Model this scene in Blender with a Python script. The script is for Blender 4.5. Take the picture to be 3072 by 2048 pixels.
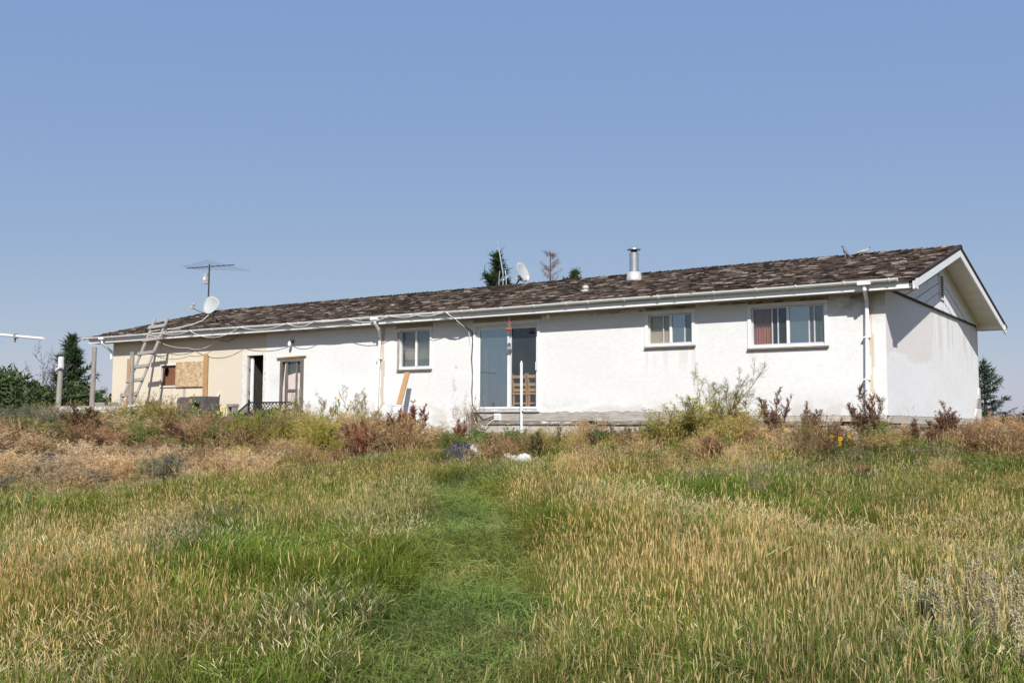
import bpy, math, random
import numpy as np
from mathutils import Vector, Matrix

# ------------------------------------------------------------------ clear
for o in list(bpy.data.objects):
    bpy.data.objects.remove(o)
scene = bpy.context.scene
COL = scene.collection

# ------------------------------------------------------------------ camera
yaw, pitch, roll = 0.5974, 0.0811, 0.0044
CAM = Vector((5.038, -19.9296, -0.2913))
fw = Vector((-math.sin(yaw)*math.cos(pitch), math.cos(yaw)*math.cos(pitch), math.sin(pitch)))
rt = Vector((math.cos(yaw), math.sin(yaw), 0))
up = rt.cross(fw)
r2 = rt*math.cos(roll) + up*math.sin(roll)
u2 = -rt*math.sin(roll) + up*math.cos(roll)
cd = bpy.data.cameras.new('camera')
cam = bpy.data.objects.new('camera', cd)
COL.objects.link(cam)
cam.matrix_world = Matrix(((r2.x, u2.x, -fw.x, CAM.x), (r2.y, u2.y, -fw.y, CAM.y), (r2.z, u2.z, -fw.z, CAM.z), (0, 0, 0, 1)))
cd.sensor_width = 36.0
cd.sensor_fit = 'HORIZONTAL'
cd.lens = 36.0*3088.2/3072.0
cd.clip_start = 0.1
cd.clip_end = 5000
scene.camera = cam

# ------------------------------------------------------------------ sky, sun, exposure
SUN_TRAVEL = Vector((-0.75, 1.10, -1.2)).normalized()
to_sun = -SUN_TRAVEL
elev = math.asin(to_sun.z)
azim = math.atan2(to_sun.x, to_sun.y)          # clockwise from +Y
world = bpy.data.worlds.new('World')
scene.world = world
world.use_nodes = True
wn = world.node_tree
wn.nodes.clear()
sky = wn.nodes.new('ShaderNodeTexSky')
sky.sky_type = 'NISHITA'
sky.sun_disc = False
sky.sun_elevation = elev
sky.sun_rotation = azim
sky.altitude = 700
sky.air_density = 1.0
sky.dust_density = 1.0
sky.ozone_density = 3.0
bg = wn.nodes.new('ShaderNodeBackground')
bg.inputs['Strength'].default_value = 0.10
wo = wn.nodes.new('ShaderNodeOutputWorld')
# smoky summer haze: the clear sky dimmed and veiled evenly in every direction
mul = wn.nodes.new('ShaderNodeVectorMath'); mul.operation = 'MULTIPLY_ADD'
mul.inputs[1].default_value = (0.47, 0.31, 0.08)
mul.inputs[2].default_value = (1.02, 1.85, 4.18)
wn.links.new(sky.outputs[0], mul.inputs[0])
wn.links.new(mul.outputs[0], bg.inputs[0])
wn.links.new(bg.outputs[0], wo.inputs[0])
sl = bpy.data.lights.new('sun', 'SUN')
sl.energy = 4.2
sl.angle = math.radians(0.53)
sl.color = (1.0, 0.965, 0.91)
so = bpy.data.objects.new('sun', sl)
COL.objects.link(so)
so.rotation_euler = SUN_TRAVEL.to_track_quat('-Z', 'Y').to_euler()
so.location = (10, -20, 20)
scene.view_settings.view_transform = 'Standard'
scene.view_settings.look = 'None'
scene.view_settings.exposure = 0.45
scene.view_settings.gamma = 1.0
scene.render.engine = 'CYCLES'
scene.cycles.max_bounces = 5
scene.cycles.diffuse_bounces = 3
scene.cycles.transparent_max_bounces = 12

rng = np.random.default_rng(7)
random.seed(7)

# ------------------------------------------------------------------ helpers
def tag(o, label=None, cat=None, group=None, kind=None):
    if label: o['label'] = label
    if cat: o['category'] = cat
    if group: o['group'] = group
    if kind: o['kind'] = kind
    return o

def thing(name, label, cat, loc=(0, 0, 0), rz=0.0, group=None):
    o = bpy.data.objects.new(name, None)
    o.empty_display_size = 0.2
    COL.objects.link(o)
    o.location = loc
    o.rotation_euler = (0, 0, rz)
    return tag(o, label, cat, group)

def linkmesh(name, me, parent=None):
    o = bpy.data.objects.new(name, me)
    COL.objects.link(o)
    if parent is not None:
        o.parent = parent
    return o

def np_mesh(name, V, F, mat, col=None, smooth=False):
    """V (n,3); F list of polygons; col (n,3) optional point colours."""
    me = bpy.data.meshes.new(name)
    me.from_pydata([tuple(map(float, v)) for v in V] if not isinstance(V, np.ndarray) else V.tolist(), [], F if not isinstance(F, np.ndarray) else F.tolist())
    if col is not None:
        a = me.color_attributes.new('Col', 'FLOAT_COLOR', 'POINT')
        c = np.ones((len(V), 4), np.float32)
        c[:, :3] = col
        a.data.foreach_set('color', c.ravel())
    if mat is not None:
        me.materials.append(mat)
    if smooth:
        me.polygons.foreach_set('use_smooth', np.ones(len(me.polygons), bool))
    me.update()
    return me

class MB:
    """collects simple solids into one mesh"""
    def __init__(s):
        s.v = []; s.f = []
    def add(s, V, F):
        b = len(s.v)
        s.v += [tuple(v) for v in V]
        s.f += [tuple(i+b for i in f) for f in F]
        return s
    def box(s, x0, x1, y0, y1, z0, z1):
        V = [(x0, y0, z0), (x1, y0, z0), (x1, y1, z0), (x0, y1, z0), (x0, y0, z1), (x1, y0, z1), (x1, y1, z1), (x0, y1, z1)]
        return s.add(V, [(0, 3, 2, 1), (4, 5, 6, 7), (0, 1, 5, 4), (1, 2, 6, 5), (2, 3, 7, 6), (3, 0, 4, 7)])
    def bar(s, p, q, w, t, upv=(0, 0, 1)):
        """rectangular bar from p to q, width w (sideways) and thickness t (along upv)"""
        p = Vector(p); q = Vector(q)
        d = (q-p).normalized(); u = Vector(upv)
        if abs(d.dot(u)) > .98: u = Vector((0, 1, 0))
        a = d.cross(u).normalized(); b = a.cross(d).normalized()
        V = []
        for c in (p, q):
            for i, j in ((-1, -1), (1, -1), (1, 1), (-1, 1)):
                V.append(c + a*(i*w/2) + b*(j*t/2))
        return s.add(V, [(0, 1, 2, 3), (7, 6, 5, 4), (0, 4, 5, 1), (1, 5, 6, 2), (2, 6, 7, 3), (3, 7, 4, 0)])
    def tube(s, pts, r, n=8, caps=True):
        pts = [Vector(p) for p in pts]
        rr = r if isinstance(r, (list, tuple)) else [r]*len(pts)
        prev = None; rings = []
        for i, p in enumerate(pts):
            d = (pts[min(i+1, len(pts)-1)] - pts[max(i-1, 0)])
            if d.length < 1e-9: d = Vector((0, 0, 1))
            d.normalize()
            if prev is None:
                ref = Vector((0, 0, 1)) if abs(d.z) < .9 else Vector((1, 0, 0))
                a = d.cross(ref).normalized()
            else:
                a = (prev - d*prev.dot(d))
                a = a.normalized() if a.length > 1e-6 else d.orthogonal().normalized()
            prev = a
            b = d.cross(a)
            rings.append([p + (a*math.cos(2*math.pi*k/n) + b*math.sin(2*math.pi*k/n))*rr[i] for k in range(n)])
        V = [v for ring in rings for v in ring]; F = []
        for i in range(len(rings)-1):
            for k in range(n):
                k2 = (k+1) % n
                F.append((i*n+k, i*n+k2, (i+1)*n+k2, (i+1)*n+k))
        if caps:
            F.append(tuple(reversed(range(n)))); F.append(tuple((len(rings)-1)*n+k for k in range(n)))
        return s.add(V, F)
    def lathe(s, prof, n=20, c=(0, 0, 0)):
        V = []; F = []
        for r, z in prof:
            for k in range(n):
                V.append((c[0]+r*math.cos(2*math.pi*k/n), c[1]+r*math.sin(2*math.pi*k/n), c[2]+z))
        for i in range(len(prof)-1):
            for k in range(n):
                k2 = (k+1) % n
                F.append((i*n+k, i*n+k2, (i+1)*n+k2, (i+1)*n+k))
        F.append(tuple(reversed(range(n)))); F.append(tuple((len(prof)-1)*n+k for k in range(n)))
        return s.add(V, F)
    def poly(s, P, off):
        """extrude planar polygon P by vector off"""
        n = len(P); off = Vector(off)
        V = [Vector(p) for p in P] + [Vector(p)+off for p in P]
        F = [tuple(reversed(range(n))), tuple(range(n, 2*n))] + [(i, (i+1) % n, n+(i+1) % n, n+i) for i in range(n)]
        return s.add(V, F)
    def build(s, name, mat, parent=None, smooth=False, bevel=0.0):
        me = np_mesh(name, s.v, s.f, mat, smooth=smooth)
        o = linkmesh(name, me, parent)
        if parent is not None and parent.type == 'EMPTY' and tuple(parent.location) != (0, 0, 0) and False:
            pass
        if bevel:
            m = o.modifiers.new('bevel', 'BEVEL'); m.width = bevel; m.segments = 2; m.limit_method = 'ANGLE'
        return o

# value noise in numpy
_lat = np.random.default_rng(3).random((64, 64))
def vnoise(x, y):
    xi = np.floor(x).astype(int); yi = np.floor(y).astype(int)
    fx = x-xi; fy = y-yi
    fx = fx*fx*(3-2*fx); fy = fy*fy*(3-2*fy)
    g = lambda a, b: _lat[a % 64, b % 64]
    return (g(xi, yi)*(1-fx)+g(xi+1, yi)*fx)*(1-fy) + (g(xi, yi+1)*(1-fx)+g(xi+1, yi+1)*fx)*fy
def fbm(x, y, o=4):
    s = 0; a = .5; t = 0
    for i in range(o):
        s = s + a*vnoise(x*2**i + 17*i, y*2**i + 31*i); t += a; a *= .5
    return s/t
def sstep(a, b, x):
    t = np.clip((x-a)/(b-a), 0, 1)
    return t*t*(3-2*t)

# ------------------------------------------------------------------ materials
MATS = {}
def nodes_of(name):
    m = bpy.data.materials.new(name); m.use_nodes = True
    nt = m.node_tree; nt.nodes.clear()
    out = nt.nodes.new('ShaderNodeOutputMaterial')
    return m, nt, out

def mat(name, color, rough=.7, metal=0.0, noise=0.12, scale=6.0, bump=0.0, bscale=60.0, stretch=(1, 1, 1), spec=.3, attr=False, rand=0.0, dirt=None, dirtscale=3.0, dirtlo=.5):
    """principled with noise-mottled colour; attr = multiply by the Col attribute"""
    if name in MATS: return MATS[name]
    m, nt, out = nodes_of(name)
    N = nt.nodes.new; Lk = nt.links.new
    p = N('ShaderNodeBsdfPrincipled')
    p.inputs['Roughness'].default_value = rough
    p.inputs['Metallic'].default_value = metal
    p.inputs['Specular IOR Level'].default_value = spec
    tc = N('ShaderNodeTexCoord'); mp = N('ShaderNodeMapping'); mp.inputs['Scale'].default_value = stretch
    Lk(tc.outputs['Object'], mp.inputs['Vector'])
    nz = N('ShaderNodeTexNoise'); nz.inputs['Scale'].default_value = scale; nz.inputs['Detail'].default_value = 6
    Lk(mp.outputs[0], nz.inputs['Vector'])
    mr = N('ShaderNodeMapRange'); mr.inputs['From Min'].default_value = .3; mr.inputs['From Max'].default_value = .7
    mr.inputs['To Min'].default_value = 1-noise; mr.inputs['To Max'].default_value = 1+noise
    Lk(nz.outputs['Fac'], mr.inputs['Value'])
    if attr:
        at = N('ShaderNodeAttribute'); at.attribute_name = 'Col'; base = at.outputs['Color']
    else:
        rgb = N('ShaderNodeRGB'); rgb.outputs[0].default_value = (*color, 1); base = rgb.outputs[0]
    if dirt is not None:
        n2 = N('ShaderNodeTexNoise'); n2.inputs['Scale'].default_value = dirtscale; n2.inputs['Detail'].default_value = 8; n2.inputs['Roughness'].default_value = .65
        Lk(mp.outputs[0], n2.inputs['Vector'])
        m2 = N('ShaderNodeMapRange'); m2.inputs['From Min'].default_value = dirtlo; m2.inputs['From Max'].default_value = dirtlo+.12
        Lk(n2.outputs['Fac'], m2.inputs['Value'])
        mixd = N('ShaderNodeMix'); mixd.data_type = 'RGBA'
        Lk(m2.outputs[0], mixd.inputs['Factor']); Lk(base, mixd.inputs['A']); mixd.inputs['B'].default_value = (*dirt, 1)
        base = mixd.outputs['Result']
    vm = N('ShaderNodeVectorMath'); vm.operation = 'SCALE'
    Lk(base, vm.inputs[0])
    fac = mr.outputs[0]
    if rand:
        oi = N('ShaderNodeObjectInfo'); mr2 = N('ShaderNodeMapRange')
        mr2.inputs['To Min'].default_value = 1-rand; mr2.inputs['To Max'].default_value = 1+rand
        Lk(oi.outputs['Random'], mr2.inputs['Value'])
        mm = N('ShaderNodeMath'); mm.operation = 'MULTIPLY'; Lk(fac, mm.inputs[0]); Lk(mr2.outputs[0], mm.inputs[1]); fac = mm.outputs[0]
    Lk(fac, vm.inputs['Scale'])
    Lk(vm.outputs[0], p.inputs['Base Color'])
    if bump:
        nb = N('ShaderNodeTexNoise'); nb.inputs['Scale'].default_value = bscale; nb.inputs['Detail'].default_value = 5
        Lk(mp.outputs[0], nb.inputs['Vector'])
        b = N('ShaderNodeBump'); b.inputs['Strength'].default_value = bump; b.inputs['Distance'].default_value = .02
        Lk(nb.outputs['Fac'], b.inputs['Height']); Lk(b.outputs[0], p.inputs['Normal'])
    Lk(p.outputs[0], out.inputs[0])
    MATS[name] = m
    return m

def leafmat(name, tint=(1, 1, 1), trans=.3, rand=.22, patch=.25, pscale=.6, rough=.8, hue=.0):
    """foliage: Col attribute x tint, varied per instance and slowly over the ground"""
    m, nt, out = nodes_of(name)
    N = nt.nodes.new; Lk = nt.links.new
    at = N('ShaderNodeAttribute'); at.attribute_name = 'Col'
    oi = N('ShaderNodeObjectInfo'); mr = N('ShaderNodeMapRange'); mr.inputs['To Min'].default_value = 1-rand; mr.inputs['To Max'].default_value = 1+rand
    Lk(oi.outputs['Random'], mr.inputs['Value'])
    ge = N('ShaderNodeNewGeometry'); nz = N('ShaderNodeTexNoise'); nz.inputs['Scale'].default_value = pscale; nz.inputs['Detail'].default_value = 4
    Lk(ge.outputs['Position'], nz.inputs['Vector'])
    m2 = N('ShaderNodeMapRange'); m2.inputs['From Min'].default_value = .3; m2.inputs['From Max'].default_value = .7
    m2.inputs['To Min'].default_value = 1-patch; m2.inputs['To Max'].default_value = 1+patch
    Lk(nz.outputs['Fac'], m2.inputs['Value'])
    mm = N('ShaderNodeMath'); mm.operation = 'MULTIPLY'; Lk(mr.outputs[0], mm.inputs[0]); Lk(m2.outputs[0], mm.inputs[1])
    vt = N('ShaderNodeVectorMath'); vt.operation = 'MULTIPLY'; Lk(at.outputs['Color'], vt.inputs[0]); 
    n3 = N('ShaderNodeTexNoise'); n3.inputs['Scale'].default_value = .42; n3.inputs['Detail'].default_value = 3
    Lk(ge.outputs['Position'], n3.inputs['Vector'])
    m3 = N('ShaderNodeMapRange'); m3.inputs['From Min'].default_value = .4; m3.inputs['From Max'].default_value = .6
    Lk(n3.outputs['Fac'], m3.inputs['Value'])
    mxt = N('ShaderNodeMix'); mxt.data_type = 'VECTOR'; mxt.inputs[4].default_value = (tint[0]*(1-hue), tint[1]*(1+hue*.2), tint[2]*(1-hue*.5)); mxt.inputs[5].default_value = (tint[0]*(1+hue*.5), tint[1]*(1+hue*.15), tint[2]*(1-hue))
    Lk(m3.outputs[0], mxt.inputs[0]); Lk(mxt.outputs[1], vt.inputs[1])
    vs = N('ShaderNodeVectorMath'); vs.operation = 'SCALE'; Lk(vt.outputs[0], vs.inputs[0]); Lk(mm.outputs[0], vs.inputs['Scale'])
    d = N('ShaderNodeBsdfDiffuse'); t = N('ShaderNodeBsdfTranslucent'); mx = N('ShaderNodeMixShader'); mx.inputs[0].default_value = trans
    Lk(vs.outputs[0], d.inputs[0]); Lk(vs.outputs[0], t.inputs[0]); Lk(d.outputs[0], mx.inputs[1]); Lk(t.outputs[0], mx.inputs[2])
    Lk(mx.outputs[0], out.inputs[0])
    MATS[name] = m
    return m

def glassmat(name, tint=(.8, .85, .85), refl=.25, rough=.02, dust=0.06, dustcol=(.5, .55, .55)):
    m, nt, out = nodes_of(name)
    N = nt.nodes.new; Lk = nt.links.new
    tr = N('ShaderNodeBsdfTransparent'); tr.inputs[0].default_value = (*tint, 1)
    gl = N('ShaderNodeBsdfGlossy'); gl.inputs['Roughness'].default_value = rough; gl.inputs[0].default_value = (.82, .95, .93, 1)
    df = N('ShaderNodeBsdfDiffuse'); df.inputs[0].default_value = (*dustcol, 1)
    m1 = N('ShaderNodeMixShader'); m1.inputs[0].default_value = refl
    m2 = N('ShaderNodeMixShader')
    tc = N('ShaderNodeTexCoord'); nz = N('ShaderNodeTexNoise'); nz.inputs['Scale'].default_value = 3; nz.inputs['Detail'].default_value = 6
    Lk(tc.outputs['Object'], nz.inputs['Vector'])
    mr = N('ShaderNodeMapRange'); mr.inputs['To Min'].default_value = dust*.4; mr.inputs['To Max'].default_value = dust*1.6
    Lk(nz.outputs['Fac'], mr.inputs['Value']); Lk(mr.outputs[0], m2.inputs[0])
    b = N('ShaderNodeBump'); b.inputs['Strength'].default_value = .02; nb = N('ShaderNodeTexNoise'); nb.inputs['Scale'].default_value = 1.5
    Lk(tc.outputs['Object'], nb.inputs['Vector']); Lk(nb.outputs['Fac'], b.inputs['Height']); Lk(b.outputs[0], gl.inputs['Normal'])
    Lk(tr.outputs[0], m1.inputs[1]); Lk(gl.outputs[0], m1.inputs[2]); Lk(m1.outputs[0], m2.inputs[1]); Lk(df.outputs[0], m2.inputs[2])
    Lk(m2.outputs[0], out.inputs[0])
    MATS[name] = m
    return m

M_stucco = mat('stucco', (.75, .74, .7), rough=.9, noise=.04, scale=9, bump=.25, bscale=42, stretch=(1, 1, 1.8), attr=True, spec=.1)
M_white = mat('white_paint', (.78, .78, .76), rough=.45, noise=.06, scale=8, dirt=(.5, .47, .42), dirtscale=7, dirtlo=.66)
M_gutter = mat('white_gutter', (.8, .8, .78), rough=.35, noise=.04, scale=4, dirt=(.58, .55, .49), dirtscale=5, dirtlo=.62)
M_peel = mat('peeling_white', (.72, .7, .66), rough=.8, noise=.12, scale=12, stretch=(3, 3, .5), dirt=(.3, .26, .22), dirtscale=14, dirtlo=.55, bump=.3)
M_sill = mat('weathered_sill', (.27, .22, .18), rough=.85, noise=.3, scale=10, stretch=(.6, 4, 4), bump=.4)
M_alu = mat('aluminium_frame', (.62, .63, .64), rough=.4, metal=.3, noise=.06)
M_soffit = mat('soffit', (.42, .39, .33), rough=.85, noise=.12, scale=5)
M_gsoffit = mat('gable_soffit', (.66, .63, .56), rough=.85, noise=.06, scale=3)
M_shake = mat('shake', (1, 1, 1), rough=.9, noise=.3, scale=22, stretch=(4, .7, 1), attr=True, bump=.5, bscale=70, spec=.15)
M_deck = mat('roof_underlay', (.05, .042, .036), rough=.95, noise=.3)
M_siding = mat('gable_siding', (.80, .81, .82), rough=.7, noise=.07, scale=6, dirt=(.33, .3, .28), dirtscale=9, dirtlo=.64)
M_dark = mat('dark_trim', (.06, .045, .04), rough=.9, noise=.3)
M_block = mat('concrete_block', (.52, .475, .405), rough=.95, noise=.14, scale=14, bump=.5, bscale=90, rand=.1)
M_mortar = mat('foundation_mortar', (.44, .405, .35), rough=.95, noise=.15, scale=20, bump=.4)
M_beam = mat('weathered_beam', (.42, .39, .345), rough=.9, noise=.3, scale=7, stretch=(.5, 6, 6), bump=.6, bscale=30)
M_ledge = mat('peeling_ledge', (.26, .22, .18), rough=.9, noise=.3, scale=8, stretch=(.7, 3, 3), dirt=(.78, .76, .7), dirtscale=4, dirtlo=.56, bump=.4)
M_int = mat('interior_wall', (.33, .34, .36), rough=.9, noise=.06)
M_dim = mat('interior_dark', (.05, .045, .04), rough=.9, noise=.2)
M_floor = mat('interior_floor', (.2, .13, .08), rough=.6, noise=.15)
M_grwood = mat('grey_wood', (.3, .275, .245), rough=.9, noise=.3, scale=9, stretch=(5, 5, .5), bump=.6, bscale=30)
M_grwood2 = mat('grey_wood_light', (.33, .305, .275), rough=.9, noise=.22, scale=9, stretch=(4, 4, .6), bump=.5, bscale=30)
M_tanwood = mat('tan_wood', (.45, .27, .13), rough=.8, noise=.25, scale=8, stretch=(6, 6, .6), bump=.3, bscale=25)
M_brnwood = mat('brown_plywood', (.2, .085, .045), rough=.7, noise=.2, scale=6, stretch=(4, 4, .7))
M_steel = mat('galvanised_steel', (.55, .56, .57), rough=.38, metal=.85, noise=.1, scale=3)
M_flash = mat('flashing_grey', (.5, .5, .47), rough=.6, metal=.3, noise=.12, scale=6)
M_dish = mat('dish_grey', (.40, .41, .41), rough=.5, noise=.05)
M_dkmetal = mat('dark_metal', (.07, .065, .065), rough=.55, metal=.4, noise=.2)
M_black = mat('black_paint', (.025, .025, .028), rough=.55, noise=.3)
M_tarp = mat('black_tarp', (.03, .032, .035), rough=.45, noise=.35, scale=8, bump=.3, bscale=20)
M_cablew = mat('white_cable', (.75, .74, .7), rough=.5, noise=.04)
M_cableb = mat('black_cable', (.03, .03, .03), rough=.5, noise=.1)
M_charcoal = mat('charcoal_block', (.115, .1, .095), rough=.95, noise=.3, scale=16, bump=.7, bscale=45, dirt=(.22, .2, .18), dirtscale=6, dirtlo=.58)
M_bucket = mat('white_plastic', (.8, .81, .82), rough=.4, noise=.03)
M_red = mat('red_plastic', (.6, .04, .02), rough=.3, noise=.05)
M_chair = mat('oak_chair', (.62, .36, .16), rough=.5, noise=.15, scale=8, stretch=(4, 4, .6))
M_blue = mat('blue_cloth', (.2, .42, .62), rough=.8, noise=.05)
M_osb = None

def osbmat():
    m, nt, out = nodes_of('strand_board')
    N = nt.nodes.new; Lk = nt.links.new
    tc = N('ShaderNodeTexCoord')
    v = N('ShaderNodeTexVoronoi'); v.inputs['Scale'].default_value = 16; v.inputs['Randomness'].default_value = 1
    nz = N('ShaderNodeTexNoise'); nz.inputs['Scale'].default_value = 6
    ma = N('ShaderNodeVectorMath'); ma.operation = 'MULTIPLY_ADD'; ma.inputs[1].default_value = (.35, .35, .35)
    Lk(tc.outputs['Object'], nz.inputs['Vector']); Lk(nz.outputs['Color'], ma.inputs[0]); Lk(tc.outputs['Object'], ma.inputs[2])
    Lk(ma.outputs[0], v.inputs['Vector'])
    sp = N('ShaderNodeSeparateColor'); Lk(v.outputs['Color'], sp.inputs[0])
    cr = N('ShaderNodeValToRGB'); cr.color_ramp.elements[0].color = (.36, .22, .11, 1); cr.color_ramp.elements[1].color = (.66, .5, .32, 1)
    Lk(sp.outputs[0], cr.inputs[0])
    p = N('ShaderNodeBsdfPrincipled'); p.inputs['Roughness'].default_value = .8
    Lk(cr.outputs[0], p.inputs['Base Color']); Lk(p.outputs[0], out.inputs[0])
    return m
M_osb = osbmat()
G_clear = glassmat('clear_glass', tint=(.9, .9, .9), refl=.05, dust=.03)
G_sky = glassmat('reflective_glass', tint=(.55, .6, .6), refl=.30, dust=.10, dustcol=(.35, .4, .42))  # blue-grey dust tone also imitates part of the reflected sky
G_mid = glassmat('dusty_glass', tint=(.8, .82, .8), refl=.11, dust=.06)
M_curt_r = mat('rust_curtain', (.38, .14, .1), rough=.95, noise=.2, scale=5, stretch=(10, 10, .5))
M_curt_p = mat('pink_curtain', (.5, .3, .3), rough=.95, noise=.2, scale=5, stretch=(10, 10, .5))
M_curt_g = mat('pale_curtain', (.5, .55, .5), rough=.95, noise=.15, scale=5, stretch=(10, 10, .5))
M_curt_t = mat('tan_blind', (.5, .4, .29), rough=.95, noise=.08)
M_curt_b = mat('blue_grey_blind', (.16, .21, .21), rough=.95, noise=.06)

# ------------------------------------------------------------------ ground
def gz(x, y):
    x = np.asarray(x, float); y = np.asarray(y, float)
    z = -.72 - .46*sstep(-1.2, -5.0, y) - .72*np.clip((-4.0-y)/16, 0, 1)
    l = np.clip((-11-x)/6, 0, 1)
    z = z + .42*l*np.clip((y+11.5)/6, 0, 1)*(1-.3*sstep(-4.5, -2.0, y))
    nx = (fbm(x*.45+40, y*.45+9, 3)-.5)*.18*sstep(-1.0, -4.0, y)
    return z + nx
def gzs(x, y): return float(gz(x, y))

def axis(lo, hi, near0, near1, step):
    a = list(np.arange(near0, near1+1e-6, step))
    s = step; p = near1; hiP = []
    while p < hi:
        s *= 1.35; p = min(hi, p+s); hiP.append(p)
    s = step; p = near0; loP = []
    while p > lo:
        s *= 1.35; p = max(lo, p-s); loP.append(p)
    return np.array(loP[::-1]+a+hiP)
xs = axis(-1500, 1500, -30, 10, .3); ys = axis(-1500, 1500, -24, 2, .3)
X, Yg = np.meshgrid(xs, ys)
Z = gz(X, Yg)
V = np.stack([X.ravel(), Yg.ravel(), Z.ravel()], 1)
nx_, ny_ = len(xs), len(ys)
ii, jj = np.meshgrid(np.arange(nx_-1), np.arange(ny_-1))
b0 = (jj*nx_+ii).ravel()
F = np.stack([b0, b0+1, b0+1+nx_, b0+nx_], 1)
M_ground = mat('ground_soil', (.085, .075, .035), rough=1, noise=.35, scale=1.2, bump=.5, bscale=8, dirt=(.16, .12, .06), dirtscale=.8, dirtlo=.5, spec=.05)
ground = linkmesh('ground', np_mesh('ground', V, F, M_ground, smooth=True))
tag(ground, 'uneven grassy ground rising towards the white house', kind='structure')

# ------------------------------------------------------------------ the house
H = thing('farmhouse', 'long low white stucco bungalow with weathered shake roof', 'house')
XL, D, ZS = -23.9, 9.19, 2.27
OF = .355                 # front overhang
YR, ZR = 4.4, 3.70        # ridge
YE, ZE = -.42, 2.43       # front eave of the roof plane
MS = (ZR-ZE)/(YR-YE)
YB, ZB = 9.75, 2.33
MSB = (ZR-ZB)/(YB-YR)
RX0, RXM = .63, .54       # rake overhang at the eaves / ridge
LXE = -24.62              # left rake

def stucco_grid(name, u0, u1, z0, z1, openings, colf, P, step=.03, mat_=None, bottom_jag=0):
    us = list(np.arange(u0, u1, step))+[u1]; zs = list(np.arange(z0, z1, step))+[z1]
    for a, b, c, d in openings:
        us += [a, b]; zs += [c, d]
    def clean(v, lo, hi, keep):
        v = sorted(t for t in v if lo-1e-9 <= t <= hi+1e-9); outv = []
        for t in v:
            if outv and t-outv[-1] < 1e-3:
                continue
            outv.append(t)
        return np.array(outv)
    us = clean(us, u0, u1, None); zs = clean(zs, z0, z1, None)
    U, Zz = np.meshgrid(us, zs)
    n, m_ = len(us), len(zs)
    Zo = Zz.copy()
    if bottom_jag:
        jg = bottom_jag*.3*np.clip(fbm(U*8+3, U*0+1, 5)*2.6-.9, 0, 1)
        Zo = Zz + jg*np.clip(1-(Zz-z0)/.2, 0, 1)
    V = P(U.ravel(), Zo.ravel())
    c = colf(U.ravel(), Zz.ravel())
    i, j = np.meshgrid(np.arange(n-1), np.arange(m_-1)); i = i.ravel(); j = j.ravel()
    cu = (us[i]+us[i+1])/2; cz = (zs[j]+zs[j+1])/2
    keep = np.ones(len(i), bool)
    for a, b, c0, d in openings:
        keep &= ~((cu > a) & (cu < b) & (cz > c0) & (cz < d))
    b = (j*n+i)[keep]
    F = np.stack([b, b+1, b+1+n, b+n], 1)
    me = np_mesh(name, V, F, mat_ or M_stucco, col=c)
    return linkmesh(name, me, H)

OPEN = {  # opening (x0, x1, z0, z1)
    'win1': (-2.645, -1.155, 1.325, 2.10),
    'win2': (-4.965, -3.945, 1.445, 2.085),
    'winL': (-11.95, -10.975, 1.14, 2.075),
    'slider': (-9.565, -7.80, .05, 2.065),
    'door1': (-17.60, -16.93, -.42, 1.64),
    'door2': (-16.24, -15.36, -.48, 1.50),
    'board': (-21.44, -20.73, .84, 1.48),
}
def mixc(c, t, k):
    return c*(1-k[:, None]) + np.array(t)[None, :]*k[:, None]

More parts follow.
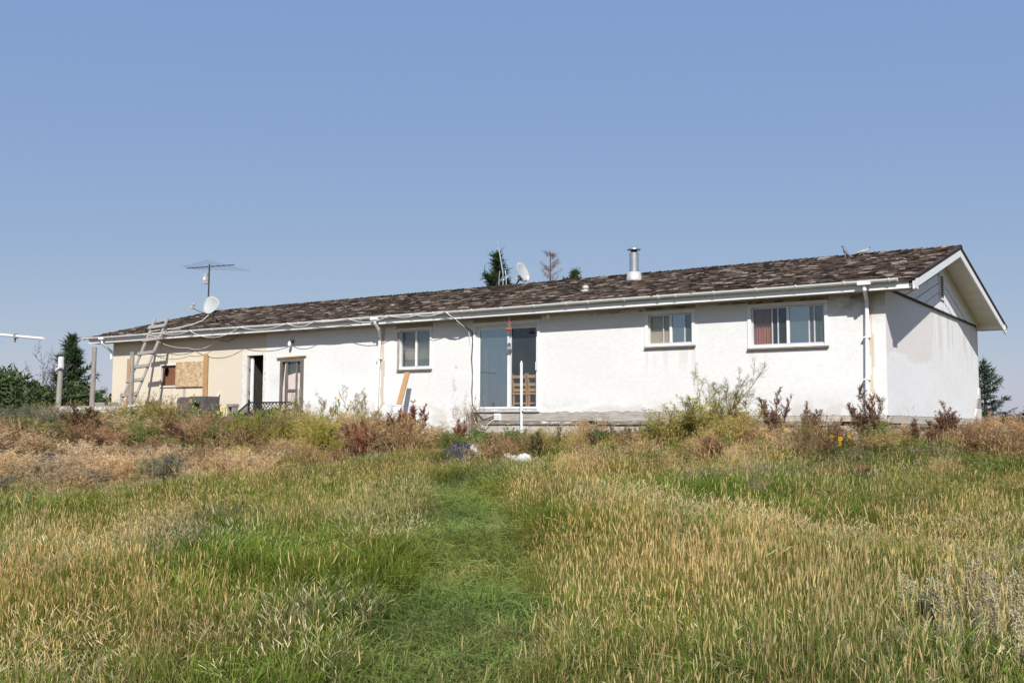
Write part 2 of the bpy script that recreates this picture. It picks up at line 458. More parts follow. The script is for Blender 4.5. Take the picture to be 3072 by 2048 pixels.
def col_front(x, z):
    n = len(x)
    base = np.array([.77, .765, .745])
    c = np.repeat(base[None], n, 0)
    f1 = fbm(x*.8+5, z*1.6+2); f2 = fbm(x*6+1, z*9+4); f3 = fbm(x*22+9, z*30+3, 3)
    c *= (0.95+.1*(f1-.5)*1.2)[:, None]
    cream = x < -16.82
    c[cream] = np.array([.70, .615, .485])*(0.97+.12*(f1[cream]-.5))[:, None]
    # greyer weathered film, stronger near the eave on the right-hand part
    right = sstep(-7.7, -5.5, x)
    c = mixc(c, (.62, .63, .62), np.clip((f2-.5)*3, 0, 1)*.25*(z > 1.0)*(.4+.6*right))
    # unpainted strips above the frames
    for a, b, zt in ((-12.1, -10.9, 2.12), (-9.66, -7.72, 2.13), (-5.05, -3.88, 2.17), (-2.72, -1.08, 2.16)):
        k = ((x > a) & (x < b) & (z > zt)).astype(float)
        c = mixc(c, (.36, .30, .215), k*.9)
    # discoloured band directly below the soffit
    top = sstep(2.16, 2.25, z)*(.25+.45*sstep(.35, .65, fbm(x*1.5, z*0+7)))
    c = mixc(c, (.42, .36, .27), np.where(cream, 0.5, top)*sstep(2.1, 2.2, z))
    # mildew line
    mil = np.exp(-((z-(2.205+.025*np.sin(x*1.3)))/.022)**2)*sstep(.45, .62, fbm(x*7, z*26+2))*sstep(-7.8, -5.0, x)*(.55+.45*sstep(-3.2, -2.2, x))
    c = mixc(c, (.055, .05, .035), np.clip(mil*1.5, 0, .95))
    sm = sstep(-2.9, -.3, x)*sstep(1.9, 2.25, z)*sstep(.42, .7, fbm(x*4, z*5+8))
    c = mixc(c, (.36, .35, .29), sm*.7)
    spk = sstep(.72, .8, f3)*sstep(.5, .6, f1)
    c = mixc(c, (.5, .49, .46), spk*.2)
    # bare strips next to the downspouts
    for a, b, cc, kk in ((-.30, -.235, (.55, .46, .33), .85), (-12.585, -12.475, (.5, .42, .31), .8)):
        k = ((x > a+.012*np.sin(z*9)) & (x < b+.015*np.sin(z*6+1))).astype(float)*sstep(.25, .5, fbm(x*9, z*4)+.2)
        c = mixc(c, cc, k*kk)
    k = np.exp(-((x+.28)/.22)**2)*sstep(1.55, 2.1, z); c = mixc(c, (.43, .38, .31), k*.65)
    k = np.exp(-((x+.6)/.35)**2)*sstep(1.7, 2.2, z)*sstep(.4, .6, f2); c = mixc(c, (.3, .29, .25), k*.7)
    for a, b, zs_ in ((-12.1, -10.9, 1.07), (-5.05, -3.88, 1.375), (-2.72, -1.08, 1.255)):
        k = ((x > a) & (x < b)).astype(float)*sstep(zs_-.75, zs_, z)*(z < zs_)*sstep(.5, .66, fbm(x*11+2, z*.7, 3))
        c = mixc(c, (.58, .55, .50), k*.45)
    k = sstep(.4, .0, z)*sstep(.38, .6, fbm(x*3+6, z*5, 4))*(x > -16.8); c = mixc(c, (.52, .47, .40), k*.5)
    # scars of a removed trellis left of the sliding door
    k = ((x > -10.25) & (x < -10.08) & (z > .3) & (z < 1.15)).astype(float)*sstep(.6, .68, fbm(x*16, z*9))
    c = mixc(c, (.45, .45, .44), k*.6)
    k = np.exp(-((x+16.45)/.25)**2-((z-.9)/.15)**2); c = mixc(c, (.6, .58, .56), k*.5)
    # grey run marks on the cream part
    k = cream*np.exp(-((x+20.35)/.06)**2)*((z > .25) & (z < .8)); c = mixc(c, (.3, .3, .24), k*.8)
    k = cream*(np.abs(x+19.35) < .0)*1.0
    for xx in (-21.5, -20.95):
        k = cream*np.exp(-((x-xx)/.018)**2)*1.0; c = mixc(c, (.42, .4, .34), k*.75)
    return np.clip(c, .02, .85)

PF = lambda x, z: np.stack([x, np.zeros_like(x), z], 1)
ops = list(OPEN.values())
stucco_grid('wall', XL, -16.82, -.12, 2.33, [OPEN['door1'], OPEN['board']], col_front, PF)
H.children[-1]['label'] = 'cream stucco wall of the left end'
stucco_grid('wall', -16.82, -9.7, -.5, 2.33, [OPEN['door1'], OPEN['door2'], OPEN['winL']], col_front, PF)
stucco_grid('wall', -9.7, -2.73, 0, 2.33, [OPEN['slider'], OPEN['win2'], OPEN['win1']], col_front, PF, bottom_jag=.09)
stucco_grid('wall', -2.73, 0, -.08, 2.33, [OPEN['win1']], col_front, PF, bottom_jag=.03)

def col_gable(y, z):
    n = len(y)
    c = np.repeat(np.array([[.84, .835, .82]]), n, 0)
    f1 = fbm(y*.8+15, z*1.6+2); f2 = fbm(y*5+1, z*8+4)
    c *= (.96+.1*(f1-.5))[:, None]
    edge = 1.02+.12*fbm(y*3, z*0+3)+.1*np.sin(y*2)
    k = ((y < 3.75) & (z > edge)).astype(float); c = mixc(c, (.72, .675, .63), k*.7)
    k = (y >= 3.75)*sstep(.45, .65, fbm(y*6, z*1.1+5))*sstep(.9, 1.8, z); c = mixc(c, (.62, .58, .5), k*.55)
    k = (y > 9.1)*1.0; c = mixc(c, (.62, .52, .38), k*.7)
    c = mixc(c, (.55, .53, .5), np.clip((f2-.55)*3, 0, 1)*.2)
    return np.clip(c, .02, .85)
PG = lambda y, z: np.stack([np.zeros_like(y), y, z], 1)
g_ = stucco_grid('wall', 0, D, -.08, 2.33, [], col_gable, PG, step=.045, bottom_jag=.05)
g_['label'] = 'right gable end wall of painted stucco'
# remaining walls, floor, ceiling, partitions (interior seen through the glass)
MB().box(XL, -.15, D-.15, D, -.6, 2.3).build('wall', M_stucco if False else M_white, H)
MB().box(XL, XL+.15, .02, D-.15, -.6, 2.3).build('wall', M_curt_t, H)
MB().box(-16.9, -.02, .14, D-.2, -.30, .02).build('floor_slab', M_floor, H)
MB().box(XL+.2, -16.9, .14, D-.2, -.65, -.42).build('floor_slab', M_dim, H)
MB().box(XL+.2, -.05, .02, D-.2, 2.262, 2.30).build('ceiling', M_int, H)
MB().box(-15.0, -.16, 4.3, 4.4, .03, 2.25).build('partition', M_int, H)
MB().box(-7.1, -7.0, .2, 4.3, .03, 2.25).build('partition', M_int, H)
MB().box(-3.3, -3.2, .2, 4.3, .03, 2.25).build('partition', M_int, H)
MB().box(-10.5, -10.4, .2, 4.3, .03, 2.25).build('partition', M_int, H)
MB().box(-15.05, -14.95, .2, 4.3, .03, 2.25).build('partition', M_int, H)
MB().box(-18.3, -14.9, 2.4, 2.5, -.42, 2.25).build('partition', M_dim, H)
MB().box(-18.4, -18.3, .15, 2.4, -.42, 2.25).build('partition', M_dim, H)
# wall thickness lining round every opening
for k, (a, b, c, d) in OPEN.items():
    t = .13
    m = MB()
    m.box(a-.04, a-.002, .004, t, c-.04, d+.04); m.box(b+.002, b+.04, .004, t, c-.04, d+.04)
    m.box(a-.002, b+.002, .004, t, d+.002, d+.04); m.box(a-.002, b+.002, .004, t, c-.04, c-.002)
    m.build('opening_lining', M_peel if k.startswith('door') else M_white, H)

# foundation
MB().box(-9.72, -.002, .03, .2, -1.2, -.275).build('foundation', M_mortar, H)
MB().box(-23.88, -9.72, .05, .2, -1.2, -.10).build('foundation', M_mortar, H)
MB().box(-.2, -.035, .21, D-.02, -1.2, -.07).build('foundation', M_mortar, H)
bm_mesh = []
for k in range(4):
    m = MB(); w = .39; h = .19
    e = .006
    m.box(0, w, 0, .05, 0, h)
    me = np_mesh('block', m.v, m.f, M_block); bm_mesh.append(me)
rb = random.Random(5)
for r in range(4):
    z = -.475 - r*.2
    x = -9.70 + (0 if r % 2 == 0 else .2)
    while x < -.4:
        if not (-5.2 < x < -3.0 and r >= 0) :
            o = linkmesh('block', bm_mesh[rb.randrange(4)], H)
            o.location = (x, -.018+rb.uniform(-.004, .004), z)
        x += .4
for r in range(2):
    z = -.305 - r*.2
    x = -23.85 + (0 if r % 2 == 0 else .2)
    while x < -16.9:
        o = linkmesh('block', bm_mesh[rb.randrange(4)], H); o.location = (x, .0+rb.uniform(-.004, .004), z); x += .4
# weathered beam, ledge and gable base strip
MB().box(-9.5, -2.75, .004, .03, -.19, .10).box(-9.5, -6.3, -.012, .0, -.185, -.02).build('beam', M_beam, H)
MB().box(-9.45, -6.45, -.05, .03, -.272, -.192).build('ledge', M_ledge, H)
MB().box(-6.2, -.9, -.06, .03, -.268, -.195).build('ledge', M_ledge, H)
MB().box(-2.72, -.02, .006, .03, -.19, .0).build('beam', M_block, H)
MB().box(-.033, -.005, .1, D-.05, -.22, .0).build('beam', M_block, H)
MB().box(-.03, .03, 1.0, D-.05, -.29, -.222).build('ledge', M_ledge, H)
# basement window under the ledge
bw = MB().box(-5.15, -3.05, .0, .04, -.75, -.30).build('basement_window', M_dim, H)
MB().box(-5.2, -3.0, -.03, .0, -.33, -.285).build('frame', M_flash, bw)
MB().box(-5.22, -5.13, -.04, .03, -.75, -.335).build('frame', M_peel, bw)
# broken back corner: bare sheathing
for i, (z0, z1, ya, yb) in enumerate(((.45, .72, 8.85, 9.0), (.2, .44, 8.6, 8.85), (-.08, .19, 8.35, 8.6), (-.34, -.09, 8.1, 8.35))):
    m = MB(); m.poly([(.006, yb, z1), (.006, ya, z0), (.006, 9.2, z0), (.006, 9.2, z1)], (.02+.006*i, 0, 0))
    m.build('sheathing_board', M_grwood2 if i % 2 else M_peel, H)

# --- roof
def roof_z(y): return ZE + (y-YE)*MS if y <= YR else ZR-(y-YR)*MSB
def rake_x(y):
    t = (y-YE)/(YR-YE) if y < YR else (YB-y)/(YB-YR)
    return RX0 + (RXM-RX0)*max(0, min(1, t))
roof = MB()
th = .05
P = [(YE, ZE), (YR, ZR), (YB, ZB)]
V = []
for y, z in P: V.append((LXE, y, z-.01)); V.append((rake_x(y), y, z-.01))
for y, z in P: V.append((LXE, y, z-.01-th)); V.append((rake_x(y), y, z-.01-th))
roof.add(V, [(0, 1, 3, 2), (2, 3, 5, 4), (6, 8, 9, 7), (8, 10, 11, 9), (1, 7, 9, 3), (3, 9, 11, 5), (0, 2, 8, 6), (2, 4, 10, 8), (0, 6, 7, 1), (4, 5, 11, 10)])
ROOF = roof.build('roof', M_deck, H)

def shake_color(r):
    t = r.random()
    if t < .50: b = np.array([.058, .042, .034])*r.uniform(.3, 1.25)
    elif t < .89: b = np.array([.128, .094, .072])*r.uniform(.7, 1.3)
    else: b = np.array([.38, .32, .265])*r.uniform(.6, 1.2)
    return b
def shake_geo(w, L, tb, tt, skew, r):
    """one split shake: butt at y=0 (thick), head at y=L (thin)"""
    s = skew
    V = np.array([(0, 0-s, 0), (w, 0+s, 0), (w, L, 0), (0, L, 0), (0, 0-s, tb*r.uniform(.75, 1.2)), (w, 0+s, tb*r.uniform(.75, 1.2)), (w, L, tt), (0, L, tt)])
    F = [(0, 3, 2, 1), (4, 5, 6, 7), (0, 1, 5, 4), (1, 2, 6, 5), (2, 3, 7, 6), (3, 0, 4, 7)]
    return V, F
rs = random.Random(11)
su = Vector((0, 1, MS)).normalized(); sn = Vector((0, -MS, 1)).normalized()
su = np.array(su); sn = np.array(sn); sx = np.array((1., 0, 0))
slopeL = math.hypot(YR-YE, ZR-ZE)
EXPO = .14
# variants used for the single shake objects
vars_ = []
for k in range(30):
    w = .10+.011*k*1.0 if k < 20 else rs.uniform(.1, .26)
    w = rs.uniform(.08, .27)
    L = .34; tb = rs.uniform(.014, .034)
    V, F = shake_geo(w, L, tb, .004, rs.uniform(-.008, .008), rs)
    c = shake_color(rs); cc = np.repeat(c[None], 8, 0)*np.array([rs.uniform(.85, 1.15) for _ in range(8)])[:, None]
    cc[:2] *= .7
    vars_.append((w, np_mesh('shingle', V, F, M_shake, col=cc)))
VS, FS, CS = [], [], []
nsingle = 0
ncourse = int(slopeL/EXPO)+1
for k in range(ncourse):
    s0 = -.03 + k*EXPO
    x = rs.uniform(0, .1)
    edge = None
    while True:
        yy = YE + s0*su[1]
        xr = rake_x(yy)+.02 - x
        if xr < LXE-.02: break
        single = xr > -.62 and nsingle < 300
        gap = rs.uniform(.003, .014)
        ds = rs.gauss(0, .02)
        tilt = max(0, rs.gauss(.06, .05))        # curled butt lifted
        if single:
            w, me = vars_[rs.randrange(len(vars_))]
            p = np.array((xr-w, YE, ZE)) + su*(s0+ds) + sn*.006
            o = linkmesh('shingle', me, ROOF)
            # orientation: local y along slope, z normal, small curl about x
            ang = math.atan2(su[2], su[1]) - tilt*.6
            o.location = p; o.rotation_euler = (ang, 0, rs.gauss(0, .01))
            nsingle += 1
        else:
            w = min(.36, max(.06, rs.gauss(.15, .07)))
            if rs.random() > .03:
                V, F = shake_geo(w-gap, .34, rs.uniform(.012, .036), .004, rs.gauss(0, .007), rs)
                ca, sa = math.cos(-tilt*.6), math.sin(-tilt*.6)
                yv = V[:, 1]*ca - V[:, 2]*sa; zv = V[:, 1]*sa + V[:, 2]*ca
                W = np.array((xr-w, YE, ZE))[None] + np.outer(V[:, 0], sx) + np.outer(yv+s0+ds, su) + np.outer(zv+.006, sn)
                b = len(VS)*8
                VS.append(W); FS += [tuple(i+b for i in f) for f in F]
                c = shake_color(rs)
                # weathered patches run in drifts across the roof
                dr = float(fbm(np.array([xr*.8]), np.array([s0*1.5]), 3)[0]); c = c*(.75+.5*dr)
                cc = np.repeat(c[None], 8, 0)*np.array([rs.uniform(.85, 1.15) for _ in range(8)])[:, None]
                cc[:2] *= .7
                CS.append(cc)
        x += w+gap*.3
# ridge caps
x = rake_x(YR)+.02
while x > LXE:
    w = rs.uniform(.10, .2)
    for sd in (-1, 1):
        m_ = MS if sd < 0 else MSB
        h = .02+rs.uniform(0, .02)
        y1 = YR+sd*.13
        V = np.array([(x-w-.1, YR, ZR+.012), (x, YR, ZR+.03), (x, y1, ZR-.13*m_+.025), (x-w-.1, y1, ZR-.13*m_+.01),
                      (x-w-.1, YR, ZR+.012+h*.6), (x, YR, ZR+.03+h), (x, y1, ZR-.13*m_+.025+h), (x-w-.1, y1, ZR-.13*m_+.01+h*.6)])
        b = len(VS)*8; VS.append(V)
        FS += [tuple(i+b for i in f) for f in [(0, 3, 2, 1), (4, 5, 6, 7), (0, 1, 5, 4), (1, 2, 6, 5), (2, 3, 7, 6), (3, 0, 4, 7)]]
        CS.append(np.repeat((shake_color(rs)*.8)[None], 8, 0))
    x -= w
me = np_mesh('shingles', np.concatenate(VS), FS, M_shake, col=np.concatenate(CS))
o = linkmesh('shingles', me, ROOF); o['kind'] = 'stuff'

# --- eaves: fascia, soffit, gutter with brackets
MB().box(LXE+.02, .52, -OF-.02, -OF, 2.245, 2.405).build('fascia', M_white, H)
MB().box(LXE+.02, .55, -OF, -.001, 2.25, 2.27).build('soffit', M_soffit, H)
# half-round gutter
def gutter(x0, x1, cy, cz, r, name='gutter'):
    prof = []
    n = 10
    for i in range(n+1):
        a = math.pi + math.pi*i/n
        prof.append((cy+r*math.cos(a), cz+r*math.sin(a)))
    inner = [(cy+(r-.006)*math.cos(math.pi+math.pi*i/n), cz+(r-.006)*math.sin(math.pi+math.pi*i/n)) for i in range(n, -1, -1)]
    prof = [(prof[0][0]-.006, prof[0][1]+.004)] + prof + inner
    sag = lambda x: .006*math.sin(x*.9)
    V = []; F = []
    N = 40; m_ = len(prof)
    for i in range(N+1):
        x = x0+(x1-x0)*i/N
        V += [(x, y, z+sag(x)) for y, z in prof]
    for i in range(N):
        for k in range(m_):
            k2 = (k+1) % m_
            F.append((i*m_+k, (i+1)*m_+k, (i+1)*m_+k2, i*m_+k2))
    F.append(tuple(range(m_))); F.append(tuple(reversed([N*m_+k for k in range(m_)])))
    return linkmesh(name, np_mesh(name, V, F, M_gutter), H)
GY, GZ, GR = -.432, 2.432, .062
GUT = gutter(-24.85, .33, GY, GZ, GR)
for end in (-24.85, .33):
    MB().poly([(end, GY+GR*1.05*math.cos(math.pi+math.pi*i/10), GZ+GR*1.05*math.sin(math.pi+math.pi*i/10)) for i in range(11)], (.012, 0, 0)).build('end_cap', M_gutter, GUT)
x = .18
bk = 0
bx_list = [.2, -.62, -1.55, -2.35, -3.25, -4.1, -4.5, -5.3, -6.2, -6.75, -7.6, -8.5, -9.35, -9.65, -10.5, -11.2, -12.0, -12.9, -13.3, -14.2, -15.1, -15.5, -16.4, -17.3, -17.7, -18.6, -19.5, -20.4, -20.8, -21.7, -22.5, -23.3, -24.0, -24.6]
for x in bx_list:
    m = MB()
    pts = [(x, GY+(GR+.006)*math.cos(math.pi*.97+math.pi*1.03*i/8), GZ+(GR+.006)*math.sin(math.pi*.97+math.pi*1.03*i/8)) for i in range(9)]
    for i in range(8):
        m.bar(pts[i], pts[i+1], .03, .008, upv=(0, 0, 1) if 2 < i < 6 else (0, 1, 0))
    m.build('bracket', M_gutter, GUT)
# downspouts
def downspout(xo, outlet_top, pts, r=.038):
    m = MB()
    m.box(xo-.12, xo+.12, GY-.065, GY+.05, GZ-.085, GZ-.03)
    m.tube(pts, r, 12)
    o = m.build('downspout', M_gutter, H, smooth=False)
    return o
d1 = downspout(-.33+.07, 0, [(-.26, GY, 2.37), (-.26, GY, 2.27), (-.325, -.07, 2.1), (-.325, -.07, 1.9), (-.36, -.07, .2), (-.37, -.07, -.45), (-.37, -.25, -.55)])
d2 = downspout(-12.42, 0, [(-12.42, GY, 2.37), (-12.42, GY, 2.25), (-12.42, -.30, 2.12), (-12.56, -.08, 1.95), (-12.58, -.07, 1.8), (-12.66, -.07, .06)])
d3 = downspout(-23.87, 0, [(-23.87, GY, 2.37), (-23.87, GY, 2.22), (-23.87, -.36, 2.18), (-23.90, -.06, 1.98), (-23.92, -.05, 1.88), (-23.92, -.05, 1.75)])
for x, z in ((-.34, 1.4), (-.36, .6)):
    MB().box(x-.06, x+.06, -.11, -.012, z-.012, z+.012).build('strap', M_gutter, d1)
MB().box(-12.68, -12.54, -.11, -.012, 1.38, 1.41).build('strap', M_gutter, d2)

# --- right gable: rake boards, soffits, returns, chevron siding, vent
def rake_board(ya, yb, name='rake_board', xoff=0.0, depth=.19, th=.03, top=.0):
    za, zb = roof_z(ya), roof_z(yb)
    xa, xb = rake_x(ya)-.005+xoff, rake_x(yb)-.005+xoff
    P = [(xa, ya, za-.025+top), (xb, yb, zb-.025+top), (xb, yb, zb-.025-depth), (xa, ya, za-.025-depth)]
    return MB().poly(P, (-th, 0, 0)).build(name, M_white, H)
rake_board(-.40, YR); rake_board(YB-.08, YR)
# plumb-cut tails at the eaves
MB().poly([(RX0-.002, -.42, 2.395), (RX0-.002, -.10, 2.46), (RX0-.002, -.10, 2.245), (RX0-.002, -.39, 2.245)], (-.035, 0, 0)).build('rake_tail', M_white, H)
MB().poly([(RX0-.002, 9.72, 2.31), (RX0-.002, 9.4, 2.40), (RX0-.002, 9.4, 2.25), (RX0-.002, 9.66, 2.25)], (-.035, 0, 0)).build('rake_tail', M_white, H)
# end grain of the shakes above the rake board
for ya, yb in ((-.44, YR), (YB, YR)):
    za, zb = roof_z(ya)+.012, roof_z(yb)+.012
    MB().poly([(rake_x(ya)+.012, ya, za+.012), (rake_x(yb)+.012, yb, zb+.012), (rake_x(yb)+.012, yb, zb-.03), (rake_x(ya)+.012, ya, za-.03)], (-.06, 0, 0)).build('roof_edge', M_dark, H)
def gsoffit(ya, yb, d=.15):
    za, zb = roof_z(ya)-d, roof_z(yb)-d
    P = [(.006, ya, za), (.006, yb, zb), (rake_x(yb)-.04, yb, zb), (rake_x(ya)-.04, ya, za)]
    MB().poly(P, (0, 0, .015)).build('soffit', M_gsoffit, H)
gsoffit(-.05, YR); gsoffit(YR, 9.3)
# back eave return box
MB().box(.004, RX0-.05, 9.12, 9.62, 2.25, 2.43).build('eave_return', M_white, H)
MB().box(-.3, .26, -OF+.02, -.006, 2.275, 2.40).build('eave_return', M_soffit, H)
# gable triangle of chevron boards
zb0 = 2.34
def under(y): return roof_z(y)-.15
BW = .215
def chev(side):
    """boards parallel to the rake; clipped between the trim line and the soffit, meeting under the ridge"""
    yc = YR+.25
    m_ = MS if side < 0 else MSB
    apex = under(YR) - (0 if side < 0 else m_*.25)
    if side < 0: apex = under(YR)+m_*.25
    outb = []
    k = 0
    while True:
        zt = apex - k*BW; zl = zt - BW + .02
        if zt <= zb0+.02: break
        # lines: z = zt - m*(|y-yc|)
        dt = (zt-zb0)/m_; dl = max(0.0, (zl-zb0)/m_)
        zl_ = max(zl, zb0)
        ylim = (yc-.02) if side < 0 else (D-yc-.02)
        pts = [(0, zt), (min(dt, ylim), max(zb0, zt-m_*min(dt, ylim)))]
        if dt > ylim: pts.append((ylim, zb0 if zl-m_*ylim < zb0 else zl-m_*ylim))
        pts += [(min(dl, ylim), zb0 if zl > zb0 and dl <= ylim else max(zb0, zl-m_*min(dl, ylim)))]
        pts.append((0, zl_))
        # remove duplicates
        q = []
        for p_ in pts:
            if not q or abs(p_[0]-q[-1][0])+abs(p_[1]-q[-1][1]) > 1e-4: q.append(p_)
        outb.append([(yc + side*a, b) for a, b in q])
        k += 1
    return outb
for side in (-1, 1):
    for i, b in enumerate(chev(side)):
        if len(b) < 3: continue
        P0 = [(.012, y, z) for y, z in b]
        # each board leans out a little towards its lower edge (lapped)
        m = MB(); n = len(P0)
        def out(y, z):
            zt = (max(p[1] for p in b))
            return .03+.0
        m.poly(P0, (.03 + .004*(i % 2), 0, 0))
        m.build('siding_board', M_siding, H, bevel=.003)
MB().poly([(.002, .0, zb0), (.002, D, zb0), (.002, YR, under(YR)+.05)], (.008, 0, 0)).build('gable_backing', M_dark, H)  # near-black sheet stands in for shadow in the gaps between boards
MB().box(.0, .05, -.02, D-.02, 2.305, 2.338).build('gable_trim', M_dark, H)
MB().poly([(.03, YR+.12, under(YR+.12)-.02), (.03, 9.05, under(9.05)-.02), (.03, 9.05, under(9.05)-.11), (.03, YR+.12, under(YR+.12)-.11)], (.03, 0, 0)).build('frieze_board', M_gsoffit, H)
vt = MB().box(.036, .05, YR+.08, YR+.52, 2.60, 3.14).build('gable_vent', M_dark, H)
m = MB().box(.05, .075, YR+.06, YR+.11, 2.58, 3.16).box(.05, .075, YR+.49, YR+.54, 2.58, 3.16).box(.05, .075, YR+.11, YR+.49, 3.12, 3.16).box(.05, .075, YR+.11, YR+.49, 2.58, 2.62)
m.build('frame', M_siding, vt)
for i in range(8):
    z = 2.66+i*.058
    MB().bar((.062, YR+.11, z), (.062, YR+.49, z), .03, .01, upv=(.6, 0, .8)).build('slat', M_siding, vt)
# left gable (hidden side) closing triangle and rake board
MB().poly([(XL, 0, 2.3), (XL, D, 2.3), (XL, YR, under(YR)+.1)], (.05, 0, 0)).build('gable_backing', M_white, H)
MB().poly([(LXE+.01, -.40, 2.40), (LXE+.01, YR, ZR-.03), (LXE+.01, YR, ZR-.2), (LXE+.01, -.40, 2.245)], (.03, 0, 0)).build('rake_board', M_white, H)

# --- windows
def trim_frame(parent, a, b, c, d, w, y0, y1, m_, bottom=True, name='frame'):
    m = MB()
    m.box(a, a+w, y0, y1, c, d); m.box(b-w, b, y0, y1, c, d)
    m.box(a+w, b-w, y0, y1, d-w, d)
    if bottom: m.box(a+w, b-w, y0, y1, c, c+w)
    return m.build(name, m_, parent)
def pane(parent, a, b, c, d, y, m_, name='pane', tilt=0.0):
    o = MB().box(a, b, y, y+.004, c, d).build(name, m_, parent)
    return o
def curtain(parent, a, b, c, d, y, m_, folds=8, amp=.025):
    V = []; F = []; n = folds*6
    for i in range(n+1):
        x = a+(b-a)*i/n; yy = y+amp*math.sin(i/6*2*math.pi)+amp*.4*math.sin(i*1.7)
        V += [(x, yy, c+.01*math.sin(i)), (x, yy, d)]
    for i in range(n): F.append((2*i, 2*i+2, 2*i+3, 2*i+1))
    return linkmesh('curtain', np_mesh('curtain', V, F, m_, smooth=True), parent)

def window(key, trimw, label, mull, muntins, panes, frame_m=None, sillw=.04):
    a, b, c, d = OPEN[key]
    w = MB()
    t = trimw
    # outside casing
    w.box(a-t, a-.002, -.028, -.001, c-.05, d+t); w.box(b+.002, b+t, -.028, -.001, c-.05, d+t); w.box(a-.002, b+.002, -.028, -.001, d+.002, d+t)
    W = w.build('window', frame_m or M_white, H); W['label'] = label
    MB().box(a-t-.01, b+t+.01, -.06, .002, c-.078, c-.045).build('sill', M_sill, W)
    MB().box(a-.001, b+.001, -.02, .02, c-.046, c-.004).build('frame', M_white, W)
    trim_frame(W, a, b, c, d, .032, .03, .075, M_alu)
    for x in mull: MB().box(x-.028, x+.028, .025, .08, c+.032, d-.032).build('mullion', M_white, W)
    for x in muntins: MB().box(x-.012, x+.012, .045, .07, c+.032, d-.032).build('muntin', M_alu, W)
    for x0, x1, mm, yy in panes: pane(W, x0, x1, c+.03, d-.03, yy, mm)
    return W
W1 = window('win1', .072, 'wide sliding window with rust curtain at one side', [-1.895], [-2.225, -2.105, -1.475, -1.37],
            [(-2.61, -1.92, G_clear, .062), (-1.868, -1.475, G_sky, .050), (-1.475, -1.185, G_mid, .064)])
curtain(W1, -2.62, -2.24, 1.345, 2.09, .12, M_curt_r, 7, .018)
curtain(W1, -1.26, -1.17, 1.345, 2.09, .12, M_curt_p, 3, .015)
W2 = window('win2', .07, 'small sliding window with brown blind', [-4.45], [-4.63, -4.135],
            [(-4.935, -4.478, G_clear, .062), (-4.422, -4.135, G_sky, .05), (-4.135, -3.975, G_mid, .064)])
MB().box(-4.95, -4.46, .10, .108, 1.45, 2.08).build('blind', M_curt_t, W2)
W3 = window('winL', .06, 'square sliding window covered inside with plastic film', [-11.45], [],
            [(-11.92, -11.478, G_clear, .06), (-11.422, -11.0, G_mid, .05)])
MB().box(-11.95, -10.97, .19, .20, 1.35, 2.08).build('blind', M_curt_t, W3)
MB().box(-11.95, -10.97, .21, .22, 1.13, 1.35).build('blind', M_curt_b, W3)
# crumpled plastic film
G_film = glassmat('plastic_film', tint=(.9, .9, .9), refl=.1, rough=.12, dust=.12, dustcol=(.8, .8, .8))
V = []; F = []; n = 24
for j in range(n+1):
    for i in range(n+1):
        u = i/n; v = j/n
        yy = .12+.03*math.sin(9*v+14*u*(1-u))*(.3+1-u)+.02*float(vnoise(np.array([u*9.]), np.array([v*9.]))[0])
        V.append((-11.92+.93*u, yy, 1.16+.9*v))
for j in range(n):
    for i in range(n):
        b = j*(n+1)+i; F.append((b, b+1, b+n+2, b+n+1))
linkmesh('plastic_film', np_mesh('plastic_film', V, F, G_film), W3)
MB().box(-12.02, -11.953, -.034, -.029, 1.08, 2.05).build('frame', M_grwood2, W3)

# sliding door
a, b, c, d = OPEN['slider']
S = MB()
S.box(a-.07, a-.002, -.03, -.001, c-.03, d+.085); S.box(b+.002, b+.065, -.03, -.001, c-.03, d+.085); S.box(a-.002, b+.002, -.03, -.001, d+.002, d+.085)
SD = S.build('sliding_door', M_white, H); SD['label'] = 'white framed sliding patio door with a dining set inside'
MB().box(a-.06, b+.05, -.05, .05, c-.035, c-.002).build('sill', M_alu, SD)
trim_frame(SD, a, b, c, d, .035, .02, .11, M_white)
# left panel (outer track) and right panel
trim_frame(SD, a+.035, -8.62, c+.035, d-.035, .055, .035, .065, M_white)
trim_frame(SD, -8.66, b-.035, c+.035, d-.035, .055, .07, .10, M_white)
MB().box(-8.60, -8.565, .055, .068, c+.04, d-.04).build('mullion', M_alu, SD)
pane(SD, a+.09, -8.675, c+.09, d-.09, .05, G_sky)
pane(SD, -8.605, b-.09, c+.09, d-.09, .085, G_clear)
MB().box(b-.085, b-.06, .03, .07, .98, 1.17).build('handle', M_white, SD)
curtain(SD, -9.5, -9.36, .08, 2.03, .22, M_curt_g, 3)
curtain(SD, -9.34, -8.72, .08, 2.03, .30, M_curt_b, 5, .03)  # added sheet; its blue-grey imitates sky reflected in the left pane

# open doorway
a, b, c, d = OPEN['door1']
D1 = MB()
D1.box(a-.19, a-.002, -.03, -.001, c, d+.08).box(b+.002, b+.095, -.03, -.001, c, d+.08).box(a-.002, b+.002, -.03, -.001, d+.002, d+.08)
D1 = D1.build('doorway', M_peel, H); D1['label'] = 'open dark doorway with peeling white casing'
MB().box(a, a+.05, .0, .1, c, d).build('frame', M_grwood2, D1)
MB().box(a+.07, a+.17, .05, .09, c+.01, d-.05).build('door', M_white, D1)          # door swung inward, seen on edge
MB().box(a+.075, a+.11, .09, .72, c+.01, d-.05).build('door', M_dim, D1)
for z in (.0, .55, 1.2): MB().box(a+.05, a+.07, .02, .05, z, z+.09).build('hinge', M_dkmetal, D1)
